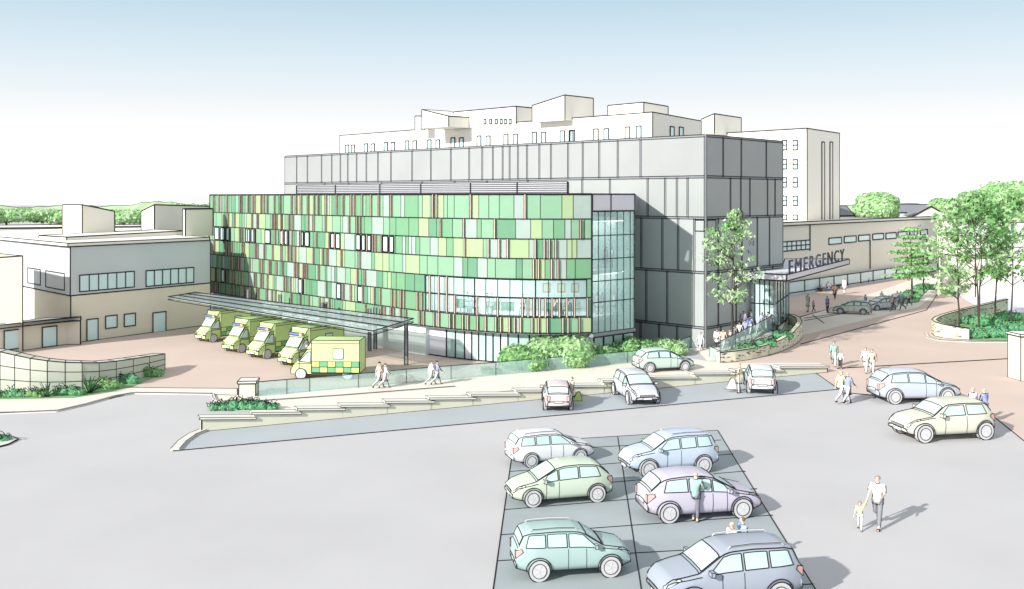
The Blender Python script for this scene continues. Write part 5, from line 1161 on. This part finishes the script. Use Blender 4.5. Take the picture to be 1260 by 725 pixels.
def chair(px, dep, lab, m):
    q = cv.at(cv.s_at(px), z_f, -dep); root = thing('waiting_chair', lab, 'chair', q, 'chairs behind the strip window'); mb = MB(); mb.ibox((q.x, q.y, z_f + .45), (.55, .5, .1), m, 0, .03); mb.build('seat', root)
    mb = MB(); mb.ibox((q.x, q.y + .25, z_f + .75), (.55, .06, .5), m, 0, .03); mb.build('backrest', root)
    for a in (-.22, .22):
        for b in (-.2, .2): mb = MB(); mb.box((q.x + a, q.y + b, z_f + .2), (.05, .05, .4), 'steel'); mb.build('leg', root)
for i, (x, lab) in enumerate([(546, 'leftmost green chair behind the strip window'), (552, 'second green chair from the left behind the strip window'), (598, 'green chair below the standing pair'), (612, 'green chair right of the standing pair'), (621, 'green chair near the middle mullion'), (676, 'green chair left of the seated people at right'), (691, 'green chair between the two seated people'), (707, 'rightmost green chair behind the strip window')]): chair(x, 1.8, lab, 'leaf_blue')
for x, lab in ((565, 'low round table at the left of the waiting room'), (632, 'low round table right of the green chairs')):
    q = cv.at(cv.s_at(x), z_f, -2.2); root = thing('side_table', lab, 'table', q); mb = MB(); mb.wheel((0, 0, 0), 0, .45, .05, 'white', 16, 0); mb.v = [Vector((v.x + q.x, v.z + q.y, v.y + z_f + .5)) for v in mb.v]; mb.build('table_top', root); mb = MB(); mb.limb((q.x, q.y, z_f), (q.x, q.y, z_f + .48), .05, .05, 'steel'); mb.build('pedestal', root)
for i, (x, lab) in enumerate(((672, 'leftmost of three framed tan pictures on the waiting room wall'), (690, 'middle one of three framed tan pictures'), (707, 'right hand one of three framed tan pictures'))):
    p_ = Facade(rb[1], rb[2]); dz_ = p_.p(p_.s_at(x), 0); z_ = Z(354, dz_.y); mb = MB(); t_ = p_.s_at(x); p_.rect(mb, t_ - .34, t_ + .34, z_ - .4, z_ + .4, .2, .08, 'bench')
    p_.rect(mb, t_ - .24, t_ + .24, z_ - .3, z_ + .3, .215, .014, 'field'); tag(mb.build('wall_picture'), lab, 'picture', 'framed pictures in the waiting room')
# wheelchair with occupant
wc = G(951, 407, tg_); root = thing('wheelchair', 'wheelchair with large dark wheels being pushed on the terrace', 'wheelchair', wc); mb = MB(); mb.ibox((wc.x, wc.y, tg_ + .5), (.5, .5, .06), 'steel', .4, .03); mb.ibox((wc.x - .25, wc.y - .05, tg_ + .8), (.06, .5, .6), 'steel', .4, .03); mb.build('seat', root)
for s in (-.32, .32):
    mb = MB(); n_ = 18; pp = [Vector((wc.x + .32 * math.cos(6.2832 * i / n_), wc.y + s, tg_ + .34 + .32 * math.sin(6.2832 * i / n_))) for i in range(n_)]; mb.poly(pp, .05, True)
    for i in range(0, n_, 3): mb.line((wc.x, wc.y + s, tg_ + .34), pp[i], .015, 'steel')
    mb.build('wheel', root)
    mb = MB(); mb.limb((wc.x + .3, wc.y + s * .8, tg_ + .09), (wc.x + .3, wc.y + s * .8 + .04, tg_ + .09), .09, .09, 'ink', 12); mb.build('caster', root)
person('person in pale blue seated in the wheelchair', (951, 407), None, 20, 'sit', (196, 214, 226), GRY, (200, 196, 190), 'long', z=tg_ + .02, d=wc.y, height=1.35)
# bags
def bag(label, px, py, z, m, s=.5):
    g = G(px, py); mb = MB(); mb.hexa([(g.x - s * .6, g.y - .1, z), (g.x + s * .5, g.y - .1, z), (g.x + s * .5, g.y + .1, z), (g.x - s * .6, g.y + .1, z)], [(g.x - s * .05, g.y - .04, z + s), (g.x + s * .25, g.y - .04, z + s), (g.x + s * .25, g.y + .04, z + s), (g.x - s * .05, g.y + .04, z + s)], m)
    lo, hi = mb.v[:4], mb.v[4:]; mb.edges(lo, hi, .03); root = tag(mb.build('shopping_bag'), label, 'bag')
bag('white carrier bag in the hand of the person in the yellow coat', 900, 483, .25, 'white', .7); bag('lime green bag held beside the pink hatchback', 711, 499, .3, cloth((200, 220, 130)), .55); bag('white bag held at the drop off kerb', 1023, 385.5, .1, 'white', .6)
